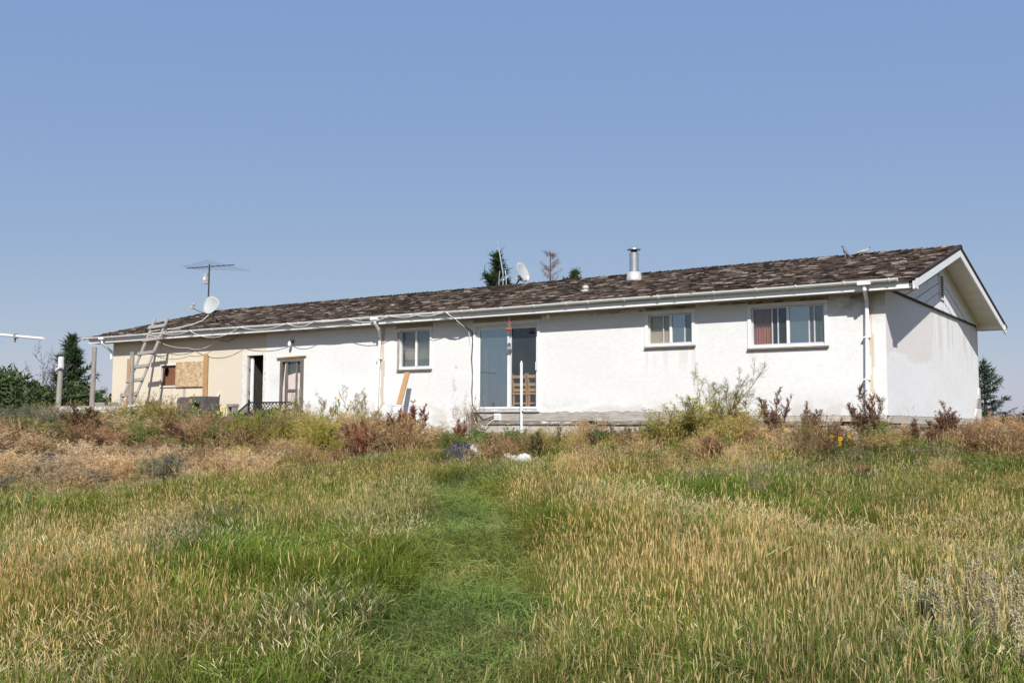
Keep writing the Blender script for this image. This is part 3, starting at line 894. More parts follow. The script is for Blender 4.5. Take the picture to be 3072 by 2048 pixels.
# brown storm door
a, b, c, d = OPEN['door2']
M_bronze = mat('bronze_frame', (.16, .135, .115), rough=.55, noise=.15)
M_pinkboard = mat('pinkish_panel', (.62, .53, .5), rough=.85, noise=.1, dirt=(.45, .4, .38), dirtscale=3, dirtlo=.56)
ST = MB().box(a, a+.075, -.05, .03, c, d).box(b-.085, b, -.05, .03, c, d).box(a+.075, b-.085, -.05, .03, d-.085, d)
ST = ST.build('storm_door', M_bronze, H); ST['label'] = 'brown metal storm door with a torn lower panel'
MB().box(a+.22, a+.285, -.03, .01, c, d-.085).box(b-.28, b-.225, -.03, .01, c, d-.085).box(a+.285, b-.28, -.03, .01, .60, .665).build('frame', M_bronze, ST)
MB().box(a+.29, b-.285, -.005, .005, c, .598).build('panel', M_pinkboard, ST)
m = MB().poly([(a+.29, .0, .667), (b-.285, .0, .667), (b-.285, .0, 1.12), (a+.5, .0, 1.09), (a+.29, .0, 1.05)], (0, .01, 0)); m.build('panel', M_pinkboard, ST)
MB().box(b-.224, b-.088, .0, .01, c, 1.1).build('panel', M_pinkboard, ST)
pane(ST, a+.286, b-.281, 1.0, d-.09, .015, G_mid)
pane(ST, b-.224, b-.086, 1.1, d-.09, .015, G_mid)
m = MB().poly([(a+.085, -.01, c), (a+.16, -.01, c+.2), (a+.17, -.01, 1.0), (a+.21, -.01, d-.1), (a+.17, -.01, d-.1), (a+.09, -.01, .7)], (0, .012, 0)); m.build('panel', M_pinkboard, ST)
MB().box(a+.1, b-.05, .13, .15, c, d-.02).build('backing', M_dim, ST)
MB().box(b-.075, b-.03, -.085, -.052, .42, .66).build('handle', M_steel, ST)
MB().poly([(-16.38, -.06, 1.515), (-15.27, -.06, 1.545), (-15.27, -.06, 1.575), (-16.38, -.06, 1.55)], (0, .058, 0)).build('drip_cap', M_tanwood, ST)

# brown boarded window with strand board cover
a, b, c, d = OPEN['board']
BWn = trim_frame(H, a-.04, b+.04, c-.03, d+.03, .045, -.035, -.002, M_peel, name='window'); BWn['label'] = 'small window boarded with brown plywood and strand board'
m = MB()
# brown ply with a hole: four strips round an oval hole built as polygon ring
hx, hz, hr = -21.22, 1.27, .11
N = 16
out_ = [(a+.005, c+.005), (b-.005, c+.005), (b-.005, d-.005), (a+.005, d-.005)]
V = []; F = []
for k in range(N):
    an = 2*math.pi*k/N
    V.append((hx+hr*.9*math.cos(an), .03, hz+hr*1.25*math.sin(an)))
for k in range(N):
    an = 2*math.pi*k/N
    dx, dz = math.cos(an), math.sin(an)
    t = min(((b-.005-hx)/dx) if dx > 1e-6 else ((a+.005-hx)/dx if dx < -1e-6 else 9), ((d-.005-hz)/dz) if dz > 1e-6 else ((c+.005-hz)/dz if dz < -1e-6 else 9))
    V.append((hx+dx*t, .03, hz+dz*t))
F = [(k, (k+1) % N, N+(k+1) % N, N+k) for k in range(N)]
# corner fillers
for cx, cz in out_:
    V.append((cx, .03, cz)); k = len(V)-1
    ds = sorted(range(N), key=lambda q: (V[N+q][0]-cx)**2+(V[N+q][2]-cz)**2)[:2]
    F.append((N+ds[0], k, N+ds[1]))
linkmesh('plywood_panel', np_mesh('plywood_panel', V, F, M_brnwood), BWn)
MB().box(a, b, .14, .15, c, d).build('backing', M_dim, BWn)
MB().box(-20.715, -19.455, -.05, -.036, .80, 1.55).build('strand_board', M_osb, BWn, bevel=.004)
MB().box(-20.69, -19.48, -.036, -.002, .82, 1.53).build('strand_board', M_dark, BWn)

# wall light, bulbs, vent hood
WL = MB().lathe([(.0, -.005), (.055, -.005), (.055, .02), (0, .02)], 12).build('wall_light', M_sill, H); WL.rotation_euler = (math.pi/2, 0, 0); WL.location = (-15.79, -.006, 1.97)
MB().tube([(-15.79, -.02, 1.97), (-15.80, -.10, 1.96)], .02, 8).build('arm', M_sill, H)
MB().lathe([(.012, .1), (.03, .07), (.048, .03), (.05, -.01), (.035, -.05), (.01, -.065)], 14, (-15.81, -.12, 1.88)).build('lamp_globe', M_bucket, H, smooth=True)
for x in (-7.42, -9.98):
    MB().lathe([(.02, .0), (.022, -.03), (.035, -.05), (.04, -.08), (.03, -.11), (.01, -.12)], 12, (x, -.17, 2.25)).build('light_bulb', mat('frosted_bulb', (.75, .72, .6), rough=.3), H, smooth=True)
m = MB().box(-8.985, -8.81, -.06, -.013, -.185, -.02)
OV = m.build('vent_hood', M_white, H)
for i in range(3): MB().box(-8.975, -8.82, -.075, -.06, -.17+i*.05, -.14+i*.05).build('louver', M_white, OV)

# ------------------------------------------------------------------ dining set inside
def chair(x, y, label):
    T = thing('dining_chair', label, 'chair', (x, y, .02))
    w = .19
    for s in (-1, 1):
        pts = [(s*w, 0, .0), (s*w, .03, .25), (s*w, .035, .45), (s*w, 0, .7), (s*w*1.02, -.05, .93)]
        m = MB()
        for i in range(4): m.bar(pts[i], pts[i+1], .035, .045, upv=(0, 1, 0))
        m.build('leg', M_chair, T)
        MB().box(s*w-.02, s*w+.02, .40, .44, 0, .43).build('leg', M_chair, T)
    MB().box(-w-.03, w+.03, .0, .46, .43, .47).build('seat', M_chair, T)
    for z in (.50, .63, .82):
        MB().box(-w, w, -.02+(.02 if z < .7 else -.03), .005+(.02 if z < .7 else -.03), z, z+.07).build('slat', M_chair, T)
    MB().box(-w, w, .02, .04, .2, .235).build('stretcher', M_chair, T)
    return T
chair(-8.80, .75, 'oak ladder back dining chair nearer the door mullion')
chair(-8.33, .72, 'oak ladder back dining chair nearer the door handle')
T = thing('dining_table', 'dining table with light blue cloth behind the chairs', 'table', (-9.0, 1.7, .02))
MB().box(-.9, .9, -.5, .5, .70, .74).build('table_top', M_blue, T)
MB().box(-.9, .9, -.51, -.5, .56, .70).build('cloth_edge', M_blue, T)
for sx_ in (-.75, .75):
    for sy_ in (-.4, .4): MB().box(sx_-.03, sx_+.03, sy_-.03, sy_+.03, 0, .70).build('leg', M_chair, T)
T = thing('pendant_lamp', 'dark bell shaped pendant lamp behind the patio door', 'lamp', (-9.45, 1.75, 1.98))
MB().lathe([(.02, .12), (.05, .1), (.09, .05), (.12, .0), (.115, -.005), (.02, .08)], 18).build('lamp_shade', M_black, T, smooth=True)
MB().tube([(0, 0, .12), (0, 0, .285)], .01, 6).build('cord', M_black, T)

# ------------------------------------------------------------------ things on the roof
def zroof(y): return roof_z(y)+.02
fx, fy = -6.91, 3.1
T = thing('flue_pipe', 'tall galvanised metal flue with round rain cap on the roof', 'chimney', (fx, fy, zroof(fy)))
MB().lathe([(.205, -.07), (.20, .0), (.165, .19), (.0, .19)], 24).build('flashing', M_flash, T, smooth=True)
MB().lathe([(.15, .165), (.165, .17), (.165, .195), (.14, .20), (.0, .20)], 24).build('storm_collar', M_steel, T, smooth=False)
MB().lathe([(.118, .15), (.118, .68), (0, .68)], 24).build('pipe', M_steel, T, smooth=False)
MB().lathe([(.121, .63), (.124, .635), (.124, .66), (.121, .665)], 24).build('band', M_steel, T)
MB().lathe([(.121, .22), (.124, .225), (.124, .245), (.121, .25)], 24).build('band', M_steel, T)
MB().lathe([(.08, .66), (.08, .76)], 12).build('neck', M_dkmetal, T)
MB().lathe([(.17, .755), (.175, .765), (.12, .80), (.04, .825), (.0, .828)], 24).build('rain_cap', M_steel, T, smooth=True)

vy = 1.56
T = thing('roof_vent', 'low whitish roof vent cap on the shakes below the flue', 'vent', (-7.43, vy, zroof(vy)))
MB().lathe([(.14, -.05), (.14, .0), (.05, .02), (.05, .05)], 16).build('flange', M_flash, T)
MB().lathe([(.06, .03), (.085, .05), (.08, .09), (.05, .12), (.0, .125)], 16).build('cap', M_flash, T, smooth=True)

# satellite dish near the ladder
dx_, dy_ = -20.05, .85
T = thing('satellite_dish', 'grey satellite dish on the roof edge near the ladder', 'satellite dish', (dx_, dy_, zroof(dy_)))
MB().tube([(0, 0, -.02), (-.02, 0, .12), (-.14, .0, .32), (-.14, 0, .45)], .022, 8).build('mast', M_dkmetal, T)
MB().tube([(.18, .1, .0), (-.05, .02, .2)], .012, 6).build('strut', M_dkmetal, T)
MB().box(-.1, .1, -.06, .06, -.03, .0).build('foot_plate', M_dkmetal, T)
def dishmesh(rw, rh, depth, n=28, rings=6, pointed=0.0):
    V = [(0, 0, 0)]; F = []
    for r in range(1, rings+1):
        t = r/rings
        for k in range(n):
            a = 2*math.pi*k/n
            sx_ = math.copysign(abs(math.cos(a))**.85, math.cos(a)); sz_ = math.copysign(abs(math.sin(a))**.85, math.sin(a))
            V.append((rw*t*sx_*(1+pointed*sz_*.25), -depth*t*t, rh*t*sz_))
    for k in range(n): F.append((0, 1+k, 1+(k+1) % n))
    for r in range(rings-1):
        for k in range(n):
            b = 1+r*n; F.append((b+k, b+n+k, b+n+(k+1) % n, b+(k+1) % n))
    return V, F
def dish_obj(parent, loc, yawd, tiltd, rolld, rw, rh, depth, pointed=0):
    V, F = dishmesh(rw, rh, depth, pointed=pointed)
    R = Matrix.Rotation(yawd, 3, 'Z') @ Matrix.Rotation(tiltd, 3, 'X') @ Matrix.Rotation(rolld, 3, 'Y')
    V = [R @ Vector(v) + Vector(loc) for v in V]
    o = linkmesh('reflector', np_mesh('reflector', V, F, M_dish, smooth=True), parent)
    m = o.modifiers.new('solid', 'SOLIDIFY'); m.thickness = .012
    return o, R
o, R = dish_obj(T, (-.17, -.03, .52), math.radians(10), math.radians(-18), math.radians(25), .29, .28, .06, pointed=.9)
MB().tube([(-.2, -.05, .26), (-.45, -.2, .33), (-.66, -.32, .45), (-.70, -.33, .50)], .014, 6).build('feed_arm', M_dkmetal, T)
MB().box(-.76, -.66, -.38, -.28, .44, .54).lathe([(.03, 0), (.045, .04), (.04, .07), (0, .08)], 10, (-.66, -.30, .54)).build('feed_horn', M_dish, T)

# white cable from the dish, looping along the gutter
T = tag(MB().tube([(-20.22, .72, 3.03), (-20.1, .55, 2.95), (-20.08, .35, 2.80), (-20.3, .1, 2.66), (-20.75, -.2, 2.55), (-20.95, -.42, 2.52), (-21.3, -.52, 2.47), (-21.42, -.53, 2.40), (-21.3, -.52, 2.34), (-21.0, -.52, 2.32), (-20.75, -.52, 2.40), (-20.6, -.52, 2.47)], .010, 6).build('dish_cable', M_cablew, None), 'white coax cable curling from the roof dish over the gutter', 'cable')
def sagline(p, q, sag, n=8):
    p = Vector(p); q = Vector(q)
    return [p.lerp(q, i/n) + Vector((0, 0, -sag*4*(i/n)*(1-i/n))) for i in range(n+1)]
yb_ = -.508
pts = []
nodes_ = [(-20.9, 2.42, .08), (-19.6, 2.40, .0), (-19.55, 2.42, .25), (-17.4, 2.41, .12), (-15.5, 2.42, .12), (-14.5, 2.42, .04), (-13.3, 2.43, .13), (-11.9, 2.42, .05), (-11.0, 2.38, .06), (-10.16, 2.42, 0)]
for i in range(len(nodes_)-1):
    a_, b_ = nodes_[i], nodes_[i+1]
    seg = sagline((a_[0], yb_, a_[1]), (b_[0], yb_-.005*(i % 2), b_[1]), a_[2], 8)
    pts += seg if i == 0 else seg[1:]
tag(MB().tube(pts, .008, 6).build('gutter_cable', M_cablew, None), 'white cable hanging in loops along the gutter', 'cable')
pts = sagline((-21.0, -.515, 2.40), (-18.2, -.5, 2.38), .55, 16)
tag(MB().tube(sagline((-21.5, -.52, 2.38), (-20.0, -.2, 1.95), .12, 10)+sagline((-20.0, -.2, 1.95), (-18.6, -.1, 2.25), .18, 10)[1:], .006, 6).build('slack_cable', M_cablew, None), 'thin slack white cable drooping against the cream wall', 'cable')
tag(MB().tube(sagline((-18.9, -.12, 2.24), (-17.9, -.12, 2.245), .16, 10), .008, 6).build('sagging_wire', M_cableb, None), 'short dark wire sagging under the eave above the doorway', 'cable')
tag(MB().tube([(-10.17, -.50, 2.41), (-10.05, -.48, 2.33), (-9.9, -.40, 2.22), (-9.75, -.15, 2.05), (-9.67, -.03, 1.95), (-9.65, -.025, 1.7), (-9.68, -.025, 1.3), (-9.645, -.025, .9), (-9.665, -.025, .5), (-9.64, -.025, .2), (-9.5, -.03, .0), (-9.3, -.05, -.16), (-9.1, -.06, -.12), (-8.98, -.05, -.08)], .014, 6).build('service_cable', M_cableb, None), 'black cable running down the wall beside the patio door', 'cable')
tag(MB().tube([(-10.1, -.50, 2.40), (-9.85, -.36, 2.18), (-9.72, -.1, 1.98), (-9.71, -.03, 1.6), (-9.72, -.03, 1.1), (-9.69, -.03, .6), (-9.68, -.03, .1), (-9.5, -.08, -.25), (-9.2, -.1, -.32), (-9.0, -.06, -.17)], .009, 6).build('service_cable', M_cablew, None), 'pale thin cable beside the black one at the patio door', 'cable')

# TV antenna on a mast behind the dish
ay = 3.2; ax = -23.3
T = thing('tv_antenna', 'rooftop TV antenna on a thin dark mast with grey box', 'antenna', (ax, ay, zroof(ay)-.02))
hA = 5.13 - (zroof(ay)-.02)
MB().tube([(0, 0, 0), (.01, 0, hA+.05)], .026, 8).build('mast', M_dkmetal, T)
MB().bar((-.85, -.25, hA-.06), (.95, .28, hA-.02), .03, .03).build('boom', M_dkmetal, T)
dirv = Vector((.95+.85, .53, 0)).normalized(); per = Vector((-dirv.y, dirv.x, 0))
for i, (t, L) in enumerate(((-.8, .55), (-.6, .6), (-.42, .68), (-.22, .8), (.0, .95), (.25, 1.1), (.5, 1.25), (.72, 1.35))):
    c_ = Vector((.05, .015, hA-.04)) + dirv*t
    MB().tube([c_-per*L + Vector((0, 0, -.02)), c_+per*L], .006, 5).build('element', M_steel, T)
MB().box(-.24, -.03, -.06, .06, hA-.62, hA-.27).build('control_box', M_dish, T)
MB().box(-.2, -.11, -.075, -.061, hA-.50, hA-.40).build('control_box', M_bucket, T)

# second mast with a small ladder frame and a dish at the ridge
T = thing('radio_mast', 'leaning thin radio mast in a small frame behind the ridge', 'antenna', (-12.1, 4.75, 3.6))
MB().tube([(.02, 0, .0), (.02, 0, .55), (-.18, 0, 1.53)], .02, 8).build('mast', M_steel, T)
for x in (-.13, .14):
    MB().tube([(x, .0, 0), (x*.95, 0, .40), (x*.75, 0, .64)], .013, 6).build('frame', M_steel, T)
MB().tube([(-.13, 0, .36), (.14, 0, .34)], .012, 6).build('frame', M_steel, T)
MB().tube([(-.13, 0, .3), (.14, 0, .40)], .010, 6).build('frame', M_steel, T)
T = thing('satellite_dish', 'small grey dish behind the ridge beside the radio mast', 'satellite dish', (-11.5, 4.75, 3.62))
MB().tube([(-.12, 0, 0), (-.1, 0, .2), (-.02, 0, .28), (.02, 0, .42)], .024, 8).build('mast', M_dkmetal, T)
dish_obj(T, (.10, .0, .50), math.radians(82), math.radians(-22), math.radians(-10), .23, .31, .06)
MB().box(-.08, .08, -.07, .07, .30, .42).build('bracket', M_dish, T)
MB().tube([(.05, -.02, .28), (.25, -.1, .22), (.38, -.15, .26)], .012, 6).build('feed_arm', M_dkmetal, T)
MB().lathe([(.02, -.05), (.04, 0), (.035, .1), (0, .11)], 10, (.4, -.16, .26)).build('feed_horn', M_bucket, T)

# two pigeons on the ridge
def skinned(name, chain, mat_, parent=None, sub=2):
    """chain: list of polylines [(x,y,z,r), ...]"""
    V = []; E = []; Rr = []
    for poly in chain:
        b = None
        for p in poly:
            q = None
            for i, v in enumerate(V):
                if (Vector(v)-Vector(p[:3])).length < 1e-5: q = i
            if q is None:
                V.append(tuple(p[:3])); Rr.append(p[3]); q = len(V)-1
            if b is not None: E.append((b, q))
            b = q
    me = bpy.data.meshes.new(name); me.from_pydata(V, E, [])
    o = linkmesh(name, me, parent)
    m = o.modifiers.new('skin', 'SKIN')
    for i, sv in enumerate(me.skin_vertices[0].data):
        r = Rr[i]; sv.radius = (r, r) if not isinstance(r, tuple) else r
    me.skin_vertices[0].data[0].use_root = True
    s = o.modifiers.new('sub', 'SUBSURF'); s.levels = sub; s.render_levels = sub
    me.materials.append(mat_)
    return o
M_pig1 = mat('pigeon_grey', (.16, .17, .2), rough=.7, noise=.3, scale=20)
M_pig2 = mat('pigeon_pale', (.34, .33, .31), rough=.7, noise=.15, scale=20)
M_pighead = mat('pigeon_head', (.11, .14, .18), rough=.55, noise=.2)
def pigeon(x, y, z, label, upright, body, heading):
    T = thing('pigeon', label, 'bird', (x, y, z), heading)
    if upright:
        o = skinned('body', [[(0, 0, .12, .045), (-.015, 0, .17, .042), (-.03, 0, .215, .028), (-.04, 0, .245, .024), (-.055, 0, .258, .02)], [(0, 0, .12, .045), (.05, 0, .075, .038), (.11, 0, .03, .018), (.17, 0, .0, .012)]], body, T)
        hx_, hz_ = -.055, .258
    else:
        o = skinned('body', [[(0, 0, .07, .05), (.06, 0, .085, .045), (.10, 0, .12, .03), (.115, 0, .15, .024), (.125, 0, .162, .02)], [(0, 0, .07, .05), (-.07, 0, .06, .035), (-.13, 0, .045, .02), (-.18, 0, .035, .012)]], body, T)
        hx_, hz_ = .125, .162
    s = -1 if upright else 1
    MB().lathe([(.008, 0), (.005, .015), (.001, .03)], 6).build('beak', M_dkmetal, T).matrix_local = Matrix.Translation((hx_+s*.015, 0, hz_)) @ Matrix.Rotation(s*math.pi/2, 4, 'Y')
    MB().lathe([(.008, -.022), (.022, -.012), (.025, .0), (.02, .014), (.008, .022)], 10, (hx_, 0, hz_)).build('head', M_pighead, T, smooth=True)
    for yy in (-.02, .02):
        MB().tube([(.0, yy, .09 if upright else .04), (-.005, yy, -.01), (-.02*s*-1, yy, -.012)], .006, 5).build('leg', mat('pigeon_leg', (.5, .3, .26)), T)
    return T
py_ = 3.95
pigeon(-1.87, py_, zroof(py_)+.015, 'upright grey pigeon standing near the ridge', True, M_pig1, math.radians(25))
py_ = 4.2
pigeon(-1.52, py_, zroof(py_)+.02, 'pale pigeon with dark head crouching near the ridge', False, M_pig2, math.radians(30))

# ------------------------------------------------------------------ things against the house
# ladder
T = thing('wooden_ladder', 'home made grey wooden ladder leaning on the gutter', 'ladder', (-21.12, 0, 0))
def lad(z): return -.42 - (2.61-z)*.425
for s in (-1, 1):
    xb, xt = s*.30-.02, s*.30
    MB().bar((xb, lad(-.6), -.6), (xt, lad(2.86), 2.86), .085, .04, upv=(0, 1, 0)).build('rail', M_grwood2, T)
for z in (2.613, 2.22, 1.80, 1.39, .975, .545, .1):
    m = MB(); m.bar((-.40, lad(z)-.045, z-.02), (.38, lad(z)-.045, z+.02), .045, .10, upv=(0, .38, 1)); m.build('rung', M_grwood if z < 2 else M_grwood2, T)

# planks leaning against the cream wall
tag(MB().box(-19.43, -19.26, -.075, -.038, -.5, 1.74).build('plank', M_tanwood, None), 'upright tan plank beside the strand board', 'plank')
tag(MB().box(-23.08, -22.92, -.06, -.02, -.5, 1.73).build('plank', M_tanwood, None), 'upright tan plank behind the ladder', 'plank')
tag(MB().bar((-18.85, -.35, -.5), (-18.72, -.06, .62), .05, .025, upv=(0, 1, 0)).build('slat', M_peel, None), 'thin pale slat leaning on the cream wall', 'slat')
tag(MB().bar((-18.2, -.5, -.4), (-18.7, -.1, .28), .045, .03, upv=(0, 1, 0)).build('slat', M_sill, None), 'thin dark stick leaning on the cream wall', 'stick')

# charred block with hole
gzz = gzs(-18.5, -1.2)
T = thing('charred_block', 'dark charred block with a broken round hole by the cream wall', 'block', (-18.52, -1.2, gzz))
tz = .47-gzz
m = MB().poly([(-.62, 0, -.05), (.0, 0, -.05), (.0, 0, tz-.02), (-.50, 0, tz-.01), (-.56, 0, tz-.05), (-.62, 0, tz-.1)], (0, .5, 0)); m.build('slab', M_charcoal, T, bevel=.015)
V = []; F = []
N = 20; hcx, hcz, hr = .30, tz-.32, .17
rr = random.Random(4)
a, b, c, d = .004, .60, -.05, tz
for k in range(N):
    an = 2*math.pi*k/N; q = hr*rr.uniform(.85, 1.15)
    V.append((hcx+q*math.cos(an), -.06, hcz+q*math.sin(an)))
for k in range(N):
    an = 2*math.pi*k/N; dx, dz = math.cos(an), math.sin(an)
    t = min((b-hcx)/dx if dx > 1e-6 else ((a-hcx)/dx if dx < -1e-6 else 9), (d-hcz)/dz if dz > 1e-6 else ((c-hcz)/dz if dz < -1e-6 else 9))
    V.append((hcx+dx*t, -.06, hcz+dz*t))
F = [(k, N+k, N+(k+1) % N, (k+1) % N) for k in range(N)]
for cx, cz in ((a, c), (b, c), (b, d), (a, d)):
    V.append((cx, -.06, cz)); k = len(V)-1
    ds = sorted(range(N), key=lambda q: (V[N+q][0]-cx)**2+(V[N+q][2]-cz)**2)[:2]; F.append((N+ds[0], k, N+ds[1]))
nb = len(V); V += [(x, .12, z) for x, y, z in V[:N]]; F += [(k, (k+1) % N, nb+(k+1) % N, nb+k) for k in range(N)]
linkmesh('slab', np_mesh('slab', V, F, M_charcoal), T)
MB().box(.004, .60, .12, .5, -.05, tz-.001).box(.55, .599, -.058, .12, -.05, tz-.003).box(.004, .55, -.058, .12, tz-.03, tz-.002).build('slab', M_charcoal, T)
for i in range(7):
    an = rr.uniform(0, 6.28); q = hr*rr.uniform(.8, 1.1)
    MB().poly([(hcx+q*math.cos(an), -.075, hcz+q*math.sin(an)), (hcx+q*math.cos(an)+.05, -.075, hcz+q*math.sin(an)+.015), (hcx+q*math.cos(an)+.02, -.075, hcz+q*math.sin(an)+.045)], (0, .012, 0)).build('chip', M_block, T)

# lattice frame on dark low porch
pz = gzs(-15.2, -1.3)
T = thing('porch_step', 'low dark stone porch step below the two doors', 'porch', (-15.3, -1.0, pz))
rr = random.Random(8)
zt0 = -.09-pz
for r in range(3):
    x = -1.25
    while x < 1.75:
        w = rr.uniform(.28, .5); z0 = r*zt0/3
        MB().box(x, x+w-.015, -.55+rr.uniform(-.02, .02), .9, z0-.05 if r == 0 else z0, z0+zt0/3-.012).build('stone', M_charcoal if x < .9 else M_block, T, bevel=.02)
        x += w
T = thing('lattice_frame', 'black lattice frame with dark tarp lying on the porch step', 'lattice', (-15.5, -1.0, 0))
BL, BR_, FL, FR = (-.87, 0, .285), (.87, 0, .275), (-.88, -.5, -.075), (1.78, -.5, -.075)
m = MB(); m.bar(BL, BR_, .05, .04).build('rail', M_black, T)
MB().bar(BL, FL, .04, .035).build('rail', M_black, T); MB().bar(BR_, FR, .04, .035).build('rail', M_black, T); MB().bar(FL, FR, .05, .03).build('rail', M_black, T)
MB().box(-.9, -.85, -.02, .02, -.08, .36).build('post', M_black, T)
MB().box(.84, .88, -.02, .02, -.08, .28).build('post', M_black, T)
MB().bar(BR_, (.2, -.5, -.07), .03, .03).build('rail', M_black, T)
for s in (-1, 1):                   # diamond lattice at the back
    i = 0
    x = -.85
    while x < .9:
        x2 = x+.32*s
        z0, z1 = -.05, .27
        xa, xb = max(-.85, min(.85, x)), max(-.85, min(.85, x2))
        t0 = 0; 
        if abs(xa-xb) > .03:
            za = z0+(z1-z0)*abs(xa-x)/.32; zb_ = z0+(z1-z0)*abs(xb-x)/.32
            MB().bar((xa, .006*s, za), (xb, .006*s, zb_), .008, .015, upv=(0, .0, 1)).build('lattice_slat', M_black, T)
        x += .12
for k in range(1, 6):               # side slats
    t = k/6
    p = Vector((-.87, 0, -.05)).lerp(Vector(BL), t); q = Vector((-.88, -.5*t, -.07)); 
    MB().bar(Vector(BL).lerp(Vector((-.87, 0, -.06)), 1-t), Vector(FL).lerp(Vector((-.88, 0, -.07)), 1-t), .014, .018).build('lattice_slat', M_black, T)
    MB().bar(Vector((.87, 0, -.05)).lerp(Vector(BR_), t), Vector((.87, -.25, -.07)).lerp(Vector(FR), t), .014, .018).build('lattice_slat', M_black, T)
for k in range(6):
    x = -.8+.13*k
    MB().bar((x+.25, -.02, .27), (x-.02, -.48, -.05), .014, .014).build('lattice_slat', M_black, T)
V = []; F = []; n = 44
for i in range(n+1):
    u = i/n; x0 = -.55+1.5*u; x1 = -.75+1.75*u
    rip = .016*math.sin(i*1.9)+.02*math.sin(i*.37)-.05
    V += [(x0, -.03, .17+rip-.08*abs(u-.4)), (x0*.5+x1*.5, -.25, .06+rip*.8+.03*math.sin(u*7)), (x1, -.47, -.06+rip*.5)]
for i in range(n):
    for j in range(2): F.append((3*i+j, 3*i+j+1, 3*i+4+j, 3*i+3+j))
linkmesh('tarp', np_mesh('tarp', V, F, M_tarp, smooth=True), T)
# grey post stub left of the doorway
tag(MB().box(-16.55, -16.30, -1.62, -1.40, .16, .235).box(-16.53, -16.49, -1.6, -1.42, gzs(-16.5, -1.5)-.05, .16).box(-16.36, -16.31, -1.6, -1.42, gzs(-16.4, -1.5)-.05, .16).build('wooden_stand', M_grwood, None), 'low grey wooden stand left of the black lattice', 'stand')

# bucket, jug, bench, board
gB = gzs(-11.6, -.7)
T = thing('low_bench', 'low weathered bench carrying the white bucket and jug', 'bench', (-11.62, -.7, gB))
hb = -.2-gB
MB().box(-.45, .42, -.2, .2, hb-.035, hb).build('seat', M_peel, T)
for x in (-.33, .3): MB().box(x, x+.06, -.18, .18, -.05, hb-.035).build('leg', M_grwood2, T)
T = thing('white_bucket', 'white plastic bucket holding a leaning brown board', 'bucket', (-11.45, -.65, -.2))
MB().lathe([(.125, .0), (.145, .36), (.155, .365), (.155, .385), (.14, .388), (.12, .02), (0, .02)], 24).build('body', M_bucket, T, smooth=False)
MB().tube([(-.15, -.02, .33), (-.12, -.15, .2), (.0, -.19, .14), (.12, -.15, .2), (.15, -.02, .33)], .005, 5).build('handle', M_steel, T)
T = thing('white_jug', 'white plastic jug with cap beside the bucket', 'jug', (-11.86, -.66, -.2))
MB().lathe([(.12, .0), (.14, .03), (.14, .22), (.11, .29), (.06, .34), (.05, .36), (0, .36)], 20).build('body', M_bucket, T, smooth=True)
MB().lathe([(.06, .355), (.06, .385), (0, .385)], 14).build('cap', M_bucket, T)
MB().tube([(.11, 0, .28), (.16, -.02, .30), (.19, -.02, .22), (.14, 0, .14)], .014, 6).build('handle', M_bucket, T)
tag(MB().bar((-11.47, -.70, -.12), (-11.395, -.36, 1.0), .145, .035, upv=(0, 1, 0)).build('leaning_board', M_tanwood, None), 'short brown board standing in the white bucket', 'board')
tag(MB().box(-12.40, -12.12, -.85, -.55, gzs(-12.2, -.7)-.03, -.13).box(-12.36, -12.16, -.8, -.6, -.13, -.10).build('drain_box', M_flash, None), 'small grey box under the middle downspout', 'box')

# white standpipe
gp = gzs(-7.8, -.7)
T = thing('standpipe', 'tall white plastic pipe standing before the patio door', 'pipe', (-7.79, -.68, gp))
MB().tube([(0, 0, -.05), (-.01, 0, 1.10-gp)], .03, 10).build('pipe', M_bucket, T)
MB().lathe([(.033, 1.02-gp), (.034, 1.10-gp), (.02, 1.115-gp), (.012, 1.15-gp), (0, 1.16-gp)], 10, (-.01, 0, 0)).build('cap', M_peel, T)
MB().box(.02, .045, -.03, .0, .3-gp-.3, .33-gp-.3).build('clip', M_dkmetal, T)

# hummingbird feeder
T = thing('bird_feeder', 'red and clear hummingbird feeder hanging at the patio door', 'bird feeder', (-8.33, -.4, 1.88))
G_bottle = glassmat('bottle_glass', tint=(.85, .88, .9), refl=.2, dust=.1)
MB().lathe([(.03, .06), (.04, .07), (.04, .17), (.03, .19), (0, .19)], 14).build('bottle', G_bottle, T, smooth=True)
MB().lathe([(.03, .0), (.066, .012), (.07, .035), (.045, .055), (0, .06)], 16).build('base', M_red, T, smooth=False)
for k in range(5):
    an = k*1.2566
    MB().lathe([(.0, 0), (.015, .004), (.012, .012), (0, .014)], 8, (.056*math.cos(an), .056*math.sin(an), .042)).build('flower', mat('yellow_plastic', (.7, .45, .03)), T)
MB().lathe([(.035, .185), (.042, .19), (.042, .215), (0, .22)], 14).build('cap', M_red, T)
MB().tube([(0, 0, .22), (0, 0, .37), (0, .02, .375)], .004, 5).build('hook', M_steel, T)

# discarded tarp and white bags in the grass
def crumple(name, cx, cy, w, l, h, mat_, seed, label, cat, rot=0.0):
    r_ = np.random.default_rng(seed); n = 16
    V = []; F = []
    for j in range(n+1):
        for i in range(n+1):
            u = i/n-.5; v = j/n-.5
            e = max(0, 1-(2*math.hypot(u, v))**2)
            nn = float(fbm(np.array([u*3.2+seed*3.1]), np.array([v*3.2+seed]), 3)[0])
            z = h*e*(.35+1.1*nn)
            px = u*w*(1+.2*(nn-.5)); py = v*l*(1+.2*(nn-.5))
            X_ = cx+px*math.cos(rot)-py*math.sin(rot); Y_ = cy+px*math.sin(rot)+py*math.cos(rot)
            V.append((X_, Y_, gzs(X_, Y_)+z-.015))
    for j in range(n):
        for i in range(n):
            b = j*(n+1)+i; F.append((b, b+1, b+n+2, b+n+1))
    o = linkmesh(name, np_mesh(name, V, F, mat_)); tag(o, label, cat)
    return o
